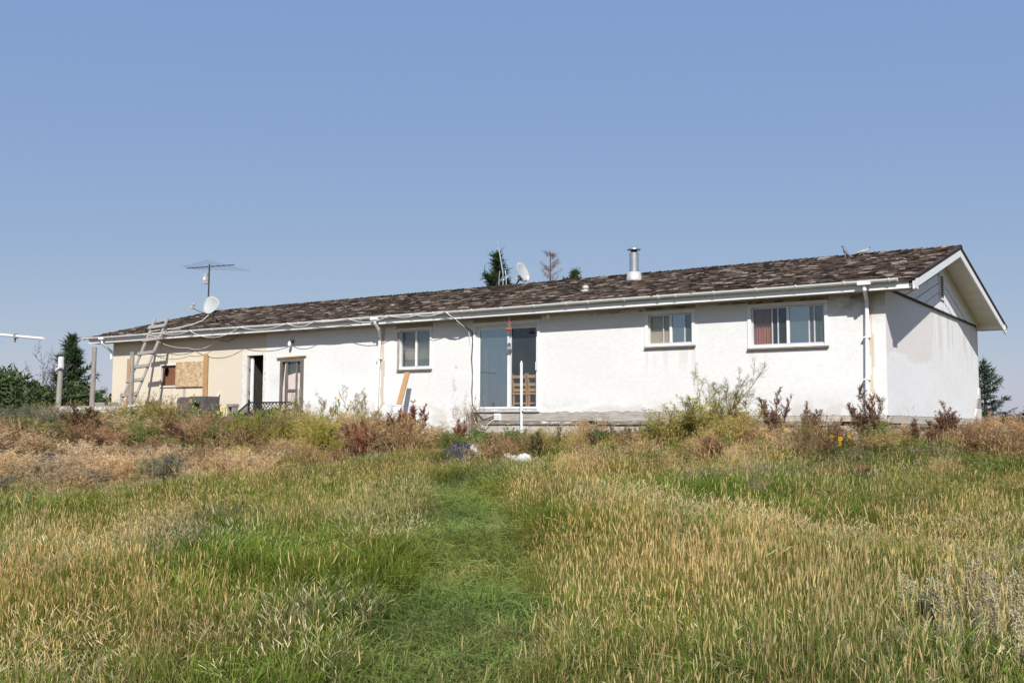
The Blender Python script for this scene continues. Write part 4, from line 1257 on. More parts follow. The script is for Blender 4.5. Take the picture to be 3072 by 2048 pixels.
M_bag = mat('white_bag', (.6, .6, .59), rough=.55, noise=.1, scale=9, dirt=(.35, .32, .28), dirtscale=6, dirtlo=.55, bump=.4, bscale=14)
CR = [(-7.6, -2.9, 1.6, .8, .30, M_tarp, 1, 'discarded_tarp', 'crumpled black tarp lying in the long grass', 'tarp'),
      (-7.35, -3.05, .4, .16, .26, M_bag, 2, 'plastic_bag', 'white plastic sheet lying on the black tarp', 'plastic bag'),
      (-6.55, -2.95, .45, .25, .15, M_bag, 3, 'plastic_bag', 'oval white plastic bag right of the black tarp', 'plastic bag'),
      (-6.1, -3.15, .42, .28, .15, M_bag, 4, 'plastic_bag', 'torn white plastic bag in front of the white pipe', 'plastic bag')]
for cx, cy, w, l, h, m_, sd, nm, lb, ct in CR:
    crumple(nm, cx, cy, w, l, h, m_, sd, lb, ct, rot=.3)

# left yard: old deck, posts, clothes line
T = thing('old_deck', 'low old deck edged with peeling white planks', 'deck', (-21.9, -2.0, gzs(-21.9, -2)))
g0 = gzs(-21.9, -2)
for i in range(3):
    z0 = .19-g0-.10*(i+1)
    MB().box(-1.95, 1.3, -.03-.004*i, .0, z0+.012, z0+.1).build('plank', M_peel, T)
for i in range(9):
    MB().box(-1.95, 1.35, .01+.14*i, .14+.14*i, .19-g0, .225-g0).build('plank', M_grwood, T)
for x in (-1.85, -.3, 1.2): MB().box(x, x+.09, .05, .14, -.05, .18-g0).build('leg', M_grwood, T)
MB().box(-1.2, -.4, .8, 1.2, .226-g0, .34-g0).build('step', M_grwood, T)
T = thing('broken_rail', 'broken white picket rail lying against the old deck', 'railing', (-20.4, -2.35, gzs(-20.4, -2.35)))
for i in range(5):
    MB().bar((.1*i-.1, -.35+.05*i, .05), (.25+.13*i, .1, .62+.04*(i % 2)), .05, .02, upv=(0, 1, 0)).build('picket', M_peel, T)
MB().bar((.1, .1, .68), (.85, .16, .74), .05, .06).build('rail', M_peel, T)
def post(x, y, ztop, r, lean, label, cloth=False):
    g = gzs(x, y)
    T = thing('wooden_post', label, 'post', (x, y, g), 0, None)
    h = ztop-g
    MB().tube([(0, 0, -.1), (lean*.3, 0, h*.3), (lean*.6+.01, 0, h*.65), (lean, 0, h)], [r*1.1, r*1.05, r, r*.92], 9).build('shaft', M_grwood2 if cloth else M_grwood, T)
    if cloth:
        MB().lathe([(r*1.15, -.34), (r*1.2, -.3), (r*1.15, 0), (r*.9, .03), (0, .04)], 10, (lean, 0, h)).build('wrap', M_bag, T)
        MB().bar((lean-.12, -.08, h-.36), (lean+.13, -.08, h-.27), .05, .07).build('wrap', M_bag, T)
    return T
post(-23.55, -2.05, 1.66, .075, .07, 'grey post with white rag wrapped round its top', True)
post(-21.86, -2.05, 1.92, .07, .03, 'tall bare grey post on the old deck', False)
post(-19.9, -2.15, 1.70, .065, .0, 'rough grey post standing in front of the ladder', False)
T = thing('clothesline_post', 'white pipe arm of a clothesline pole with a grey clamp', 'clothesline', (-16.75, -8.0, gzs(-16.75, -8.0)))
gc = gzs(-16.75, -8.0)
def cl(x, z): return Vector((x+16.75, 0, z-gc))
MB().tube([cl(-16.9, 1.64), cl(-14.63, 1.424)], .028, 10).build('arm', M_bucket, T)
MB().tube([(0, 0, -.1), (0, 0, 1.63-gc)], .035, 10).build('pole', M_bucket, T)
MB().box(.0, .0, 0, 0, 0, 0)
c_ = cl(-15.66, 1.50)
MB().box(c_.x-.035, c_.x+.035, -.04, .04, c_.z-.02, c_.z+.075).bar((c_.x-.01, 0, c_.z), (c_.x-.04, 0, c_.z-.1), .04, .03, upv=(0, 1, 0)).build('clamp', M_grwood, T)

# ------------------------------------------------------------------ plants: helpers
def segmesh(name, P0, P1, W0, W1, C0, C1, mat_, seed=0):
    """flat ribbons from P0 to P1"""
    r = np.random.default_rng(seed)
    P0 = np.asarray(P0, float); P1 = np.asarray(P1, float); n = len(P0)
    d = P1-P0; L = np.linalg.norm(d, axis=1, keepdims=True)+1e-9; d = d/L
    a = np.cross(d, r.normal(size=(n, 3))); a /= np.linalg.norm(a, axis=1, keepdims=True)+1e-9
    W0 = np.broadcast_to(np.asarray(W0, float), (n,))[:, None]; W1 = np.broadcast_to(np.asarray(W1, float), (n,))[:, None]
    V = np.stack([P0-a*W0/2, P0+a*W0/2, P1+a*W1/2, P1-a*W1/2], 1).reshape(-1, 3)
    C = np.stack([C0, C0, C1, C1], 1).reshape(-1, 3)
    F = np.arange(4*n).reshape(n, 4)
    return np_mesh(name, V, F, mat_, col=C)

class Segs:
    def __init__(s): s.a = []; s.b = []; s.w0 = []; s.w1 = []; s.c0 = []; s.c1 = []
    def add(s, a, b, w0, w1, c0, c1):
        a = np.atleast_2d(a); b = np.atleast_2d(b); n = len(a)
        s.a.append(a); s.b.append(b); s.w0.append(np.broadcast_to(w0, (n,))); s.w1.append(np.broadcast_to(w1, (n,)))
        s.c0.append(np.broadcast_to(c0, (n, 3))); s.c1.append(np.broadcast_to(c1, (n, 3)))
    def mesh(s, name, mat_, seed=0):
        return segmesh(name, np.concatenate(s.a), np.concatenate(s.b), np.concatenate(s.w0), np.concatenate(s.w1), np.concatenate(s.c0), np.concatenate(s.c1), mat_, seed)

def unit(v): return v/(np.linalg.norm(v, axis=-1, keepdims=True)+1e-9)
def jit(c, r, n, amt=.25):
    c = np.asarray(c, float)
    return c[None]*(1+amt*(r.random((n, 1))*2-1))*(1+.08*(r.random((n, 3))*2-1))

def sprigs(S, pts, dirs, r, per, ln, w, c, spread=.8, cj=.3):
    """short leaf ribbons round points"""
    n = len(pts)*per
    P = np.repeat(pts, per, 0); Dd = np.repeat(dirs, per, 0)
    d = unit(Dd + r.normal(size=(n, 3))*spread)
    L = ln*(.5+r.random((n, 1)))
    P = P + r.normal(size=(n, 3))*ln*.25
    cc = jit(c, r, n, cj)
    S.add(P, P+d*L, w*(.6+.8*r.random(n)), w*.25, cc*.85, cc)

def branch_path(p, d, L, r, curve=.3, up_=0.15, n=6):
    pts = [p]; dd = d.copy()
    for i in range(n):
        dd = unit(dd + r.normal(size=3)*curve/n*1.5 + np.array([0, 0, up_/n]))
        p = p + dd*L/n
        pts.append(p)
    return np.array(pts)

M_leaf = leafmat('weed_leaves')

def kochia(seed, c=(.46, .31, .19), dens=1.0, stemc=(.3, .2, .12), fluffy=.9):
    """rounded mass of fine sprigs, unit height 1, diameter about 1"""
    r = np.random.default_rng(seed); S = Segs()
    nst = int(34*dens)
    for i in range(nst):
        az = r.random()*2*math.pi; el = math.radians(r.uniform(18, 88))
        d = np.array([math.cos(az)*math.cos(el), math.sin(az)*math.cos(el), math.sin(el)])
        L = 1.0*r.uniform(.65, 1.0)*(.55+.45*math.sin(el)) if el > .6 else .55*r.uniform(.7, 1.1)
        p0 = np.array([r.normal()*.04, r.normal()*.04, -.03])
        pts = branch_path(p0, d, L, r, .5, .35)
        S.add(pts[:-1], pts[1:], .010, .006, np.array(stemc), np.array(stemc))
        # side twigs
        for k in range(int(9*dens)):
            t = r.uniform(.25, 1.0); q = pts[min(5, int(t*6))]*(1-(t*6 % 1)) + pts[min(6, int(t*6)+1)]*(t*6 % 1)
            dd = unit(d + r.normal(size=3)*.7 + np.array([0, 0, .25]))
            tw = branch_path(q, dd, r.uniform(.10, .24), r, .5, .2, 4)
            tone = (.55+.55*min(1, max(0, q[2]))) * (1.0)
            cc = np.array(c)
            S.add(tw[:-1], tw[1:], .006, .003, cc*.8, cc)
            sprigs(S, tw[1:], np.repeat(dd[None], 4, 0), r, int(5*dens), .05, .009, cc, fluffy)
    return S.mesh('weed', M_leaf, seed)

def spire(seed, c=(.15, .085, .06), n=7, width=.5, leafc=None, seeds=6, seedw=.010):
    """upright stems with ascending side spikes full of seeds"""
    r = np.random.default_rng(seed); S = Segs(); c = np.array(c)
    for i in range(n):
        az = r.random()*6.283; tilt = r.uniform(.02, width)
        if i == 0: tilt = .03
        d = unit(np.array([math.cos(az)*tilt, math.sin(az)*tilt, 1]))
        L = r.uniform(.55, .95) if i else 1.0
        pts = branch_path(np.array([r.normal()*.03, r.normal()*.03, -.03]), d, L, r, .25, .1)
        S.add(pts[:-1], pts[1:], .014, .009, c*.9, c)
        for k in range(38):
            t = r.uniform(.12, 1.0); a = min(5, int(t*6)); f = t*6-a
            q = pts[a]*(1-f)+pts[a+1]*f
            az2 = r.random()*6.283
            dd = unit(np.array([math.cos(az2)*.75, math.sin(az2)*.75, .75])+d*.2)
            l2 = r.uniform(.12, .32)*(1.2-t*.85)
            tw = branch_path(q, dd, l2, r, .35, .25, 4)
            S.add(tw[:-1], tw[1:], .006, .004, c, c)
            sprigs(S, tw[1:], np.repeat(dd[None], 4, 0), r, seeds, .03, seedw, c*r.uniform(.8, 1.35), 1.0)
        if leafc is not None:
            sprigs(S, pts[:4], np.repeat(d[None], 4, 0), r, 16, .12, .03, np.array(leafc), 1.3)
    return S.mesh('weed', M_leaf, seed)

def mustard(seed, wide=.62):
    """big branching mustard: leafy yellow-green below, bare twiggy pods above; unit height"""
    r = np.random.default_rng(seed); S = Segs()
    low = np.array([.30, .28, .05]); mid = np.array([.40, .33, .11]); topc = np.array([.33, .27, .16])
    def colr(z): return low*(1-z)+mid*z if z < .5 else mid*(1-(z-.5)*2)+topc*(z-.5)*2
    def rec(p, d, L, w, lev):
        pts = branch_path(p, d, L, r, .35, .16, 6)
        for a, b in zip(pts[:-1], pts[1:]):
            S.add(a, b, w, w*.8, colr(min(1, max(0, a[2])))*.9, colr(min(1, max(0, b[2]))))
        if lev < 3:
            nb = (9, 5, 3)[lev]
            for k in range(nb):
                t = r.uniform(.22, .97); i = min(5, int(t*6)); f = t*6-i
                q = pts[i]*(1-f)+pts[i+1]*f
                dd = unit(d*.8 + unit(r.normal(size=3))*.6 + np.array([0, 0, .22]))
                rec(q, dd, L*r.uniform(.26, .46)*(1.2-.6*t), w*.58, lev+1)
        for q in pts[1:]:
            z = q[2]
            if z < .30: sprigs(S, q[None], unit(d)[None], r, 2, .04, .007, colr(max(0, z)), 1.0)
            elif r.random() < .6: sprigs(S, q[None], unit(d)[None], r, 1, .03, .0026, colr(min(1, z)), .8)
    for i in range(10):
        az = r.random()*6.283; tilt = r.uniform(.08, wide)
        d = unit(np.array([math.cos(az)*tilt, math.sin(az)*tilt, 1]))
        rec(np.array([r.normal()*.05, r.normal()*.05, -.03]), d, r.uniform(.55, .85) if i else 1.0, .0075, 0)
    return S.mesh('weed', M_leaf, seed)

def leafy(seed, c=(.08, .15, .03), c2=None, n=34, leaf=.11, lw=.045, arch=.5):
    """leafy herb: arching stems with broad leaves; unit height, about unit width"""
    r = np.random.default_rng(seed); S = Segs(); c = np.array(c)
    for i in range(n):
        az = r.random()*6.283; el = math.radians(r.uniform(25, 88))
        d = np.array([math.cos(az)*math.cos(el), math.sin(az)*math.cos(el), math.sin(el)])
        L = r.uniform(.55, 1.05)*(.6+.4*math.sin(el))
        pts = branch_path(np.array([r.normal()*.1, r.normal()*.1, -.03]), d, L, r, .5, -arch*.4, 6)
        S.add(pts[:-1], pts[1:], .012, .008, c*.8, c*.9)
        cc = c if c2 is None or r.random() > .35 else np.array(c2)
        sprigs(S, pts[1:], np.repeat(d[None], 6, 0), r, 9, leaf, lw, cc, .9, .35)
    return S.mesh('weed', M_leaf, seed)

def archgrass(seed, c=(.32, .25, .08), c2=(.2, .2, .05), n=150):
    """clump of arching coarse stems"""
    r = np.random.default_rng(seed); S = Segs()
    for i in range(n):
        az = r.random()*6.283; el = math.radians(r.uniform(45, 88))
        d = np.array([math.cos(az)*math.cos(el), math.sin(az)*math.cos(el), math.sin(el)])
        pts = branch_path(np.array([r.normal()*.16, r.normal()*.16, -.03]), d, r.uniform(.6, 1.1), r, .25, -.5, 6)
        cc = np.array(c)*r.uniform(.7, 1.2) if r.random() < .6 else np.array(c2)*r.uniform(.7, 1.2)
        S.add(pts[:-1], pts[1:], np.linspace(.016, .008, 6), np.linspace(.014, .004, 6), cc*.8, cc)
        sprigs(S, pts[3:], np.repeat(d[None], 4, 0), r, 4, .06, .010, cc, .7)
    return S.mesh('weed', M_leaf, seed)

def twiggy(seed, c=(.4, .3, .2), n=9):
    r = np.random.default_rng(seed); S = Segs(); c = np.array(c)
    def rec(p, d, L, w, lev):
        pts = branch_path(p, d, L, r, .5, .1, 5)
        S.add(pts[:-1], pts[1:], w, w*.7, c*.85, c)
        sprigs(S, pts[2:], np.repeat(d[None], len(pts)-2, 0), r, 3, .03, .007, c, .9)
        if lev < 3:
            for k in range(5):
                i = r.integers(1, 5); rec(pts[i], unit(d+r.normal(size=3)*.6+np.array([0, 0, .15])), L*r.uniform(.35, .55), w*.65, lev+1)
    for i in range(n):
        az = r.random()*6.283; t = r.uniform(.05, .5)
        rec(np.array([0, 0, -.03]), unit(np.array([math.cos(az)*t, math.sin(az)*t, 1])), r.uniform(.6, .9), .010, 1)
    return S.mesh('weed', M_leaf, seed)

def place(name, me, x, y, h, w, rz, label, cat, group=None, kref=1.0):
    o = linkmesh(name, me)
    o.location = (x, y, gzs(x, y)-.01)
    o.scale = (w/kref, w/kref, h)
    o.rotation_euler = (0, 0, rz)
    return tag(o, label, cat, group)

# ------------------------------------------------------------------ named weeds
KT = [kochia(21+i, c=cc) for i, cc in enumerate(((.63, .47, .28), (.60, .43, .235), (.50, .39, .24)))]
KO = kochia(31, c=(.62, .35, .16))
KY = kochia(33, c=(.55, .41, .18))
SP = [spire(41, (.25, .15, .095), n=9), spire(42, (.23, .14, .095), n=7, width=.42), spire(43, (.29, .165, .10), n=11, width=.65)]
SR = [spire(45, (.25, .09, .065), n=10, width=.55, seeds=9), spire(46, (.30, .13, .075), n=10, width=.6)]
DK = [spire(48, (.13, .105, .05), n=3, width=.25, leafc=(.11, .13, .04)), spire(49, (.12, .10, .045), n=4, width=.3, leafc=(.10, .12, .04))]
DL = spire(50, (.17, .095, .055), n=10, width=.85, seeds=8)
MU = [mustard(51, 1.1), mustard(52, .85), mustard(53, .8)]
GB = [leafy(61, (.11, .20, .05), (.16, .27, .07), leaf=.09, lw=.03), leafy(62, (.10, .17, .07), (.18, .23, .12), leaf=.09, lw=.03), leafy(63, (.16, .25, .06), n=30, leaf=.08, lw=.028)]
YB_ = leafy(65, (.42, .42, .03), (.28, .33, .05), n=30, leaf=.09, lw=.025)
SG = [kochia(71, c=(.20, .21, .13), stemc=(.2, .19, .12)), kochia(72, c=(.24, .23, .155), stemc=(.2, .18, .12))]
GF = [kochia(73, c=(.33, .27, .23), stemc=(.25, .2, .16), dens=.8)]
OL = [archgrass(81, (.46, .37, .12), (.34, .29, .07)), archgrass(82, (.56, .39, .20), (.40, .25, .13))]
TW = [twiggy(85, (.42, .31, .2)), twiggy(86, (.34, .31, .15)), twiggy(87, (.2, .11, .07), n=12)]
GR_ = 'dry bushy weeds on the left slope'
place('dry_weed', SP[0], -.03, -1.2, 1.15, 1.15, .3, 'tall dark brown seeding weed in front of the right downspout', 'weed')
place('dry_weed', SP[1], -1.82, -.9, 1.14, 1.05, 1.3, 'dark brown pointed weed under the wide window', 'weed')
place('dry_weed', SP[2], -2.36, -1.3, .9, 1.05, 2.3, 'reddish brown weed right of the big mustard plant', 'weed')
place('dry_weed', SP[1], -1.30, -.8, .88, .95, 3.3, 'brown seeding weed between pointed weed and downspout', 'weed')
place('dry_weed', SP[2], .96, .5, .9, 1.1, .8, 'bushy dark brown weed beside the gable wall', 'weed')
place('dry_weed', SP[0], .62, -.6, .58, .75, 1.8, 'short dark brown weed at the house corner', 'weed')
place('dry_weed', KY, -.51, -1.8, .50, 1.15, 0, 'straw coloured weed left of the downspout weed', 'weed')
place('dry_weed', KY, .40, -2.0, .46, .85, 1, 'straw coloured weed right of the downspout weed', 'weed')
place('dry_weed', KT[0], .35, -.1, .52, 1.0, 2, 'tan weed hugging the house corner foundation', 'weed')
place('dry_weed', KO, 1.35, .5, .42, .9, 2, 'orange tan weed beside the broken wall corner', 'weed')
place('dry_weed', KO, 1.85, 1.0, .5, .95, 4, 'orange tan weed in front of the right shrubs', 'weed')
place('dry_weed', KY, -.95, -1.7, .45, .95, 5, 'straw coloured weed under the wide window', 'weed')
place('mustard_plant', MU[0], -2.95, -1.35, 1.85, 2.1, .4, 'huge twiggy yellow green mustard plant between the two right windows', 'plant', None, 1.15)
for i, (x, y, h) in enumerate(((-5.07, -1.4, .40), (-4.66, -1.6, .46), (-4.55, -1.2, .48), (-4.08, -1.8, .46), (-4.08, -1.2, .52), (-3.69, -1.5, .46), (-6.3, -1.2, .34), (-5.4, -1.7, .36), (-4.9, -2.0, .4))):
    place('dock_plant', DK[i % 2], x, y, h, .42, i*1.3, 'olive brown dock with seed spikes below the small window', 'plant', 'docks along the foundation')
place('green_weed', GB[2], -8.32, -1.4, .34, 1.0, 0, 'low bright green weed under the patio door vent', 'plant')
place('green_weed', GB[0], -7.75, -1.3, .30, .8, 1, 'dark green weed at the foot of the white pipe', 'plant')
place('green_weed', GB[1], -6.77, -1.6, .26, .9, 2, 'grey green weed right of the white pipe', 'plant')
place('red_weed', SR[0], -10.25, -1.5, 1.0, 1.0, .5, 'dark red seeding weed beside the white bucket', 'weed')
place('red_weed', SR[1], -8.87, -1.6, .62, .75, 1.5, 'red brown weed left of the patio door vent', 'weed')
place('dry_weed', KT[2], -9.5, -1.8, .62, 1.2, 1, 'tan brown weed between the two red weeds', 'weed')
place('dry_weed', KT[1], -9.05, -2.1, .45, .8, 3, 'small tan weed before the red brown weed', 'weed')
place('dry_weed', TW[0], -9.22, -.7, 1.18, .9, 1, 'thin tan twiggy weed against the patio door edge', 'weed')
place('mustard_plant', MU[1], -12.08, -1.5, 1.32, 1.55, 1.2, 'yellow green mustard plant in front of the middle downspout', 'plant', None, 1.1)
place('mustard_plant', MU[2], -12.99, -1.7, 1.12, 1.15, 2.2, 'yellow green mustard plant right of the storm door', 'plant', None, 1.1)
place('yellow_weed', YB_, -13.2, -2.6, .58, .95, 0, 'bright yellow leafy weed right of the green bushes', 'plant')
place('yellow_weed', YB_, -11.9, -2.2, .70, .9, 2, 'yellow leafy weed under the middle mustard plant', 'plant')
place('yellow_weed', YB_, -11.2, -2.0, .66, .9, 4, 'yellow leafy weed left of the dark red weed', 'plant')
place('dry_weed', TW[1], -14.3, -1.3, 1.15, .6, 1, 'thin olive twiggy weed before the storm door', 'weed')
place('green_bush', GB[0], -14.35, -2.7, .74, 1.1, 0, 'dense green bush in front of the black lattice', 'bush')
place('green_bush', GB[1], -13.9, -2.75, .6, .8, 1, 'grey green bush beside the dense green bush', 'bush')
place('green_bush', GB[1], -16.95, -2.2, .80, 1.15, 2, 'green bush in front of the charred block', 'bush')
place('green_bush', GB[2], -16.2, -2.1, .55, .8, 3, 'small green bush between charred block and stand', 'bush')
place('olive_clump', OL[0], -18.55, -2.7, 1.12, 1.7, 0, 'olive brown arching clump below the ladder', 'plant', None, 1.3)
place('olive_clump', OL[1], -18.0, -2.4, .95, 1.2, 1, 'golden brown arching clump left of the charred block', 'plant', None, 1.3)
place('olive_clump', OL[1], -19.3, -2.9, .9, 1.0, 2, 'ragged tan clump at the foot of the ladder', 'plant', None, 1.3)
place('dry_weed', DL, -18.54, -4.6, 1.0, 1.25, 0, 'large dark brown branching dock before the old deck', 'weed')
place('dry_weed', DL, -17.2, -4.2, .6, .9, 2, 'smaller dark brown dock right of the large one', 'weed')
for i, (x, y, h, w) in enumerate(((-20.52, -5, .72, 1.5), (-19.5, -5.2, .62, 1.3), (-17.86, -5.5, .58, 1.3), (-17.0, -4.4, .55, 1.1), (-21.5, -5.4, .7, 1.3), (-18.8, -6.2, .55, 1.2),
                                  (-14.1, -7.3, .68, 1.15), (-13.6, -6.9, .55, .9), (-13.1, -6.2, .52, 1.1), (-12.5, -6.5, .58, 1.0), (-13.7, -9.0, .5, 1.1), (-11.0, -7.4, .45, .8), (-11.4, -6.9, .42, .7), (-16.6, -6.9, .55, 1.2), (-15.6, -6.6, .5, 1.0), (-14.7, -8.4, .5, .9), (-11.3, -4.8, .38, .8), (-12.1, -5.3, .4, .8))):
    place('tumbleweed', KT[i % 3], x, y, h, w, i*.9, 'bushy dry weed on the left slope', 'weed', GR_)
for i, (x, y, h, w) in enumerate(((-22.1, -4, 1.05, 1.4), (-20.9, -3.9, .92, 1.2), (-23.1, -4, .95, 1.3), (-21.5, -3.6, .9, 1.2))):
    place('sage_bush', SG[i % 2], x, y, h, w, i*1.1, 'grey green sage bush beside the old deck', 'bush', 'sage bushes left of the old deck')
for i, (x, y, h, w) in enumerate(((-15.2, -7.8, .38, 1.2), (-14.0, -8.0, .32, 1.0), (-12.9, -7.6, .36, 1.0), (-16.2, -7.9, .36, 1.1), (-12.0, -7.6, .3, .9), (.3, -3.1, .32, .8), (-1.2, -2.9, .3, .8), (1.4, -2.6, .34, 1.0), (2.3, -2.2, .34, 1.0))):
    place('grey_tuft', GF[0], x, y, h, w, i*1.4, 'low greyish fluffy dead weed clump', 'weed', 'grey dead weed clumps')
place('dry_weed', TW[2], -14.9, -4.2, .52, .9, 0, 'red brown twiggy weed below the charred block', 'weed')
place('dry_weed', TW[2], -14.2, -3.7, .48, .85, 2, 'red brown twiggy weed below the black lattice', 'weed')
place('dark_weed', SG[0], -.35, -5.2, .42, 1.5, 0, 'dark grey green weed patch in the grass before the sunflowers', 'weed')
place('dark_weed', SG[0], -1.3, -5.4, .38, 1.1, 2, 'dark weed patch right of the mustard plant foot', 'weed')
place('dark_weed', GB[1], .5, -4.6, .34, 1.2, 1, 'dark leafy weed patch near the sunflowers', 'weed')
place('dark_weed', SG[0], -4.0, -12.3, .4, .9, 1, 'small blue green weed in the golden grass', 'weed')
place('dark_weed', GB[1], -7.6, -12.6, .4, 1.3, 1, 'dark green weed patch at the left edge of the meadow', 'weed')
place('pale_stalk', TW[1], .1, -7.2, .55, .4, 1, 'pale wormwood stalk leaning in the grass', 'weed', 'pale stalks in the grass')
place('pale_stalk', TW[0], .35, -7.6, .5, .4, 2, 'pale wormwood stalk leaning in the grass', 'weed', 'pale stalks in the grass')

# thickets along the house and on the slope: many alike plants
KM = kochia(34, c=(.44, .38, .11), stemc=(.3, .25, .1)); KB = kochia(35, c=(.38, .23, .13), stemc=(.2, .12, .08)); KG = kochia(36, c=(.23, .25, .08), stemc=(.16, .16, .07))
rw = random.Random(21)
def thicket(n, xr, yr, hr, wr, meshes, name, label, cat, group):
    for k in range(n):
        x_ = rw.uniform(*xr); y_ = rw.uniform(*yr)
        h_ = rw.uniform(*hr)
        place(name, rw.choice(meshes), x_, y_, h_, h_*rw.uniform(*wr), rw.uniform(0, 6.28), label, cat, group)
place('yellow_weed', KM, -3.0, -1.6, 1.12, 1.7, .5, 'dense yellow olive undergrowth around the big mustard plant', 'weed')
place('yellow_weed', KM, -3.5, -2.0, .9, 1.3, 1.5, 'yellow olive undergrowth left of the big mustard plant', 'weed')
place('yellow_weed', KM, -2.3, -2.1, .88, 1.3, 2.5, 'yellow olive undergrowth right of the big mustard plant', 'weed')
thicket(20, (-2.6, .3), (-3.2, -1.4), (.42, .74), (1.0, 1.5), [KY, KT[0], KG, OL[1], KB, SP[2], OL[1]], 'low_weed', 'low mixed dry weed below the wide window', 'weed', 'low weeds below the wide window')
thicket(17, (.3, 3.2), (-2.6, 1.0), (.42, .76), (1.0, 1.5), [KO, KB, OL[1], KT[1], SP[2], KB], 'low_weed', 'low brown weed along the gable end', 'weed', 'low weeds along the gable end')
thicket(24, (-7.2, -3.6), (-3.2, -1.4), (.36, .62), (.9, 1.5), [KG, OL[0], DK[0], KB, DK[1], OL[1], GB[1]], 'low_weed', 'low olive weed along the block foundation', 'weed', 'low weeds along the block foundation')
thicket(8, (-8.8, -7.0), (-2.6, -1.3), (.34, .46), (1.2, 1.8), [GB[0], GB[2], KG], 'low_weed', 'low green weed in front of the patio door', 'weed', 'low green weeds before the patio door')
thicket(20, (-11.2, -8.7), (-3.2, -1.4), (.55, .95), (.9, 1.3), [KT[2], KB, OL[1], KT[1], SR[1], SR[0], OL[1]], 'low_weed', 'tan and brown weed between bucket and patio door', 'weed', 'tan and brown weeds between bucket and patio door')
thicket(20, (-14.0, -11.0), (-3.6, -1.8), (.55, .95), (.9, 1.3), [KM, OL[0], YB_, KY, OL[0], TW[1], KG], 'low_weed', 'yellow green weed below the middle downspout', 'weed', 'yellow weeds below the middle downspout')
thicket(18, (-18.0, -13.5), (-4.2, -2.6), (.45, .75), (1.0, 1.5), [KG, KB, OL[1], KT[0], KY, TW[2]], 'low_weed', 'mixed weed in front of the charred block and porch', 'weed', 'mixed weeds before the porch')
thicket(14, (-23.5, -17.5), (-3.6, -2.5), (.6, .95), (1.0, 1.4), [KB, OL[1], KG, OL[0], DL], 'low_weed', 'brown weed along the old deck', 'weed', 'brown weeds along the old deck')
thicket(26, (-23.0, -15.5), (-7.5, -3.8), (.55, .85), (1.4, 2.0), [KT[0], KT[1], KT[2], KT[0], KB, OL[1], KG], 'tumbleweed', 'bushy dry weed on the left slope', 'weed', GR_)
thicket(18, (-15.5, -9.6), (-9.2, -4.2), (.38, .62), (1.4, 2.0), [KT[0], KT[1], KT[2], OL[1], KB, KG], 'tumbleweed', 'bushy dry weed on the left slope', 'weed', GR_)

thicket(34, (-14.5, -9.0), (-11.8, -6.0), (.40, .62), (1.3, 1.9), [KT[0], KT[1], KT[2], KT[0], KB, GF[0], KT[1], SG[1]], 'low_tumbleweed', 'small tan tumbleweed where the left slope meets the meadow', 'weed', 'small tumbleweeds at the foot of the left slope')
thicket(16, (-13.0, -9.4), (-5.4, -2.8), (.36, .56), (1.0, 1.6), [KG, KY, KT[0], OL[1], OL[0], KB, KY, KM], 'low_weed', 'small weed tuft in the grass before the house weeds', 'weed', 'small weed tufts at the edge of the grass')
thicket(26, (-4.8, 3.5), (-5.4, -2.8), (.34, .54), (1.0, 1.6), [KG, KY, KT[0], OL[1], OL[0], KB, KY, KM], 'low_weed', 'small weed tuft in the grass before the house weeds', 'weed', 'small weed tufts at the edge of the grass')
thicket(8, (-9.0, -5.0), (-4.6, -2.4), (.16, .24), (1.6, 2.2), [KG, KY, KT[0], OL[1], OL[0], KB, KY, KM], 'low_weed', 'small weed tuft in the grass before the house weeds', 'weed', 'small weed tufts at the edge of the grass')

# sunflowers
M_petal = mat('sunflower_petal', (.75, .48, .01), rough=.6, noise=.1)
M_fstem = mat('flower_stem', (.10, .17, .04), rough=.8, noise=.2)
def flower_mesh(R):
    V = [(0, -.006, 0)]; F = []
    n = 13
    for k in range(n):
        a = 2*math.pi*k/n; b_ = len(V)
        c0, s0 = math.cos(a-.16), math.sin(a-.16); c1, s1 = math.cos(a+.16), math.sin(a+.16); c2, s2 = math.cos(a), math.sin(a)
        V += [(R*.35*c0, 0, R*.35*s0), (R*.35*c1, 0, R*.35*s1), (R*.8*c1, -.01, R*.8*s1), (R*c2, -.004, R*s2), (R*.8*c0, -.01, R*.8*s0)]
        F.append((b_, b_+1, b_+2, b_+3, b_+4))
    return V, F
def sunflower(x, y, stems, label):
    g = gzs(x, y)
    T = thing('sunflower', label, 'sunflower', (x, y, g))
    r = np.random.default_rng(int(abs(x*100)))
    S = Segs()
    m = MB()
    for dx, dy, h, R in stems:
        m.tube([(0, 0, -.05), (dx*.4, dy*.4, h*.5), (dx, dy, h)], .007, 5)
        pts = np.array([(dx*t, dy*t, h*t) for t in (.2, .35, .5, .65, .8)])
        sprigs(S, pts, np.array([[0, -.3, .2]]*5), r, 3, .09, .035, np.array((.09, .16, .04)), 1.0)
    m.build('stem', M_fstem, T)
    linkmesh('leaves', S.mesh('leaves', M_leaf, 5), T)
    for dx, dy, h, R in stems:
        V, F = flower_mesh(R)
        Rm = Matrix.Rotation(math.radians(r.uniform(-10, 35)), 3, 'Z') @ Matrix.Rotation(math.radians(r.uniform(-35, 0)), 3, 'X')
        V = [Rm @ Vector(v) + Vector((dx, dy-.012, h)) for v in V]
        f = linkmesh('flower', np_mesh('flower', V, F, M_petal), T)
        b_ = MB().lathe([(.0, -.004), (R*.36, -.002), (R*.3, .012), (0, .016)], 10)
        V2 = [Rm @ Matrix.Rotation(math.pi/2, 3, 'X') @ Vector(v) + Vector((dx, dy-.014, h)) for v in b_.v]
        linkmesh('flower_disc', np_mesh('flower_disc', V2, b_.f, mat('flower_disc', (.3, .16, .02))), f)
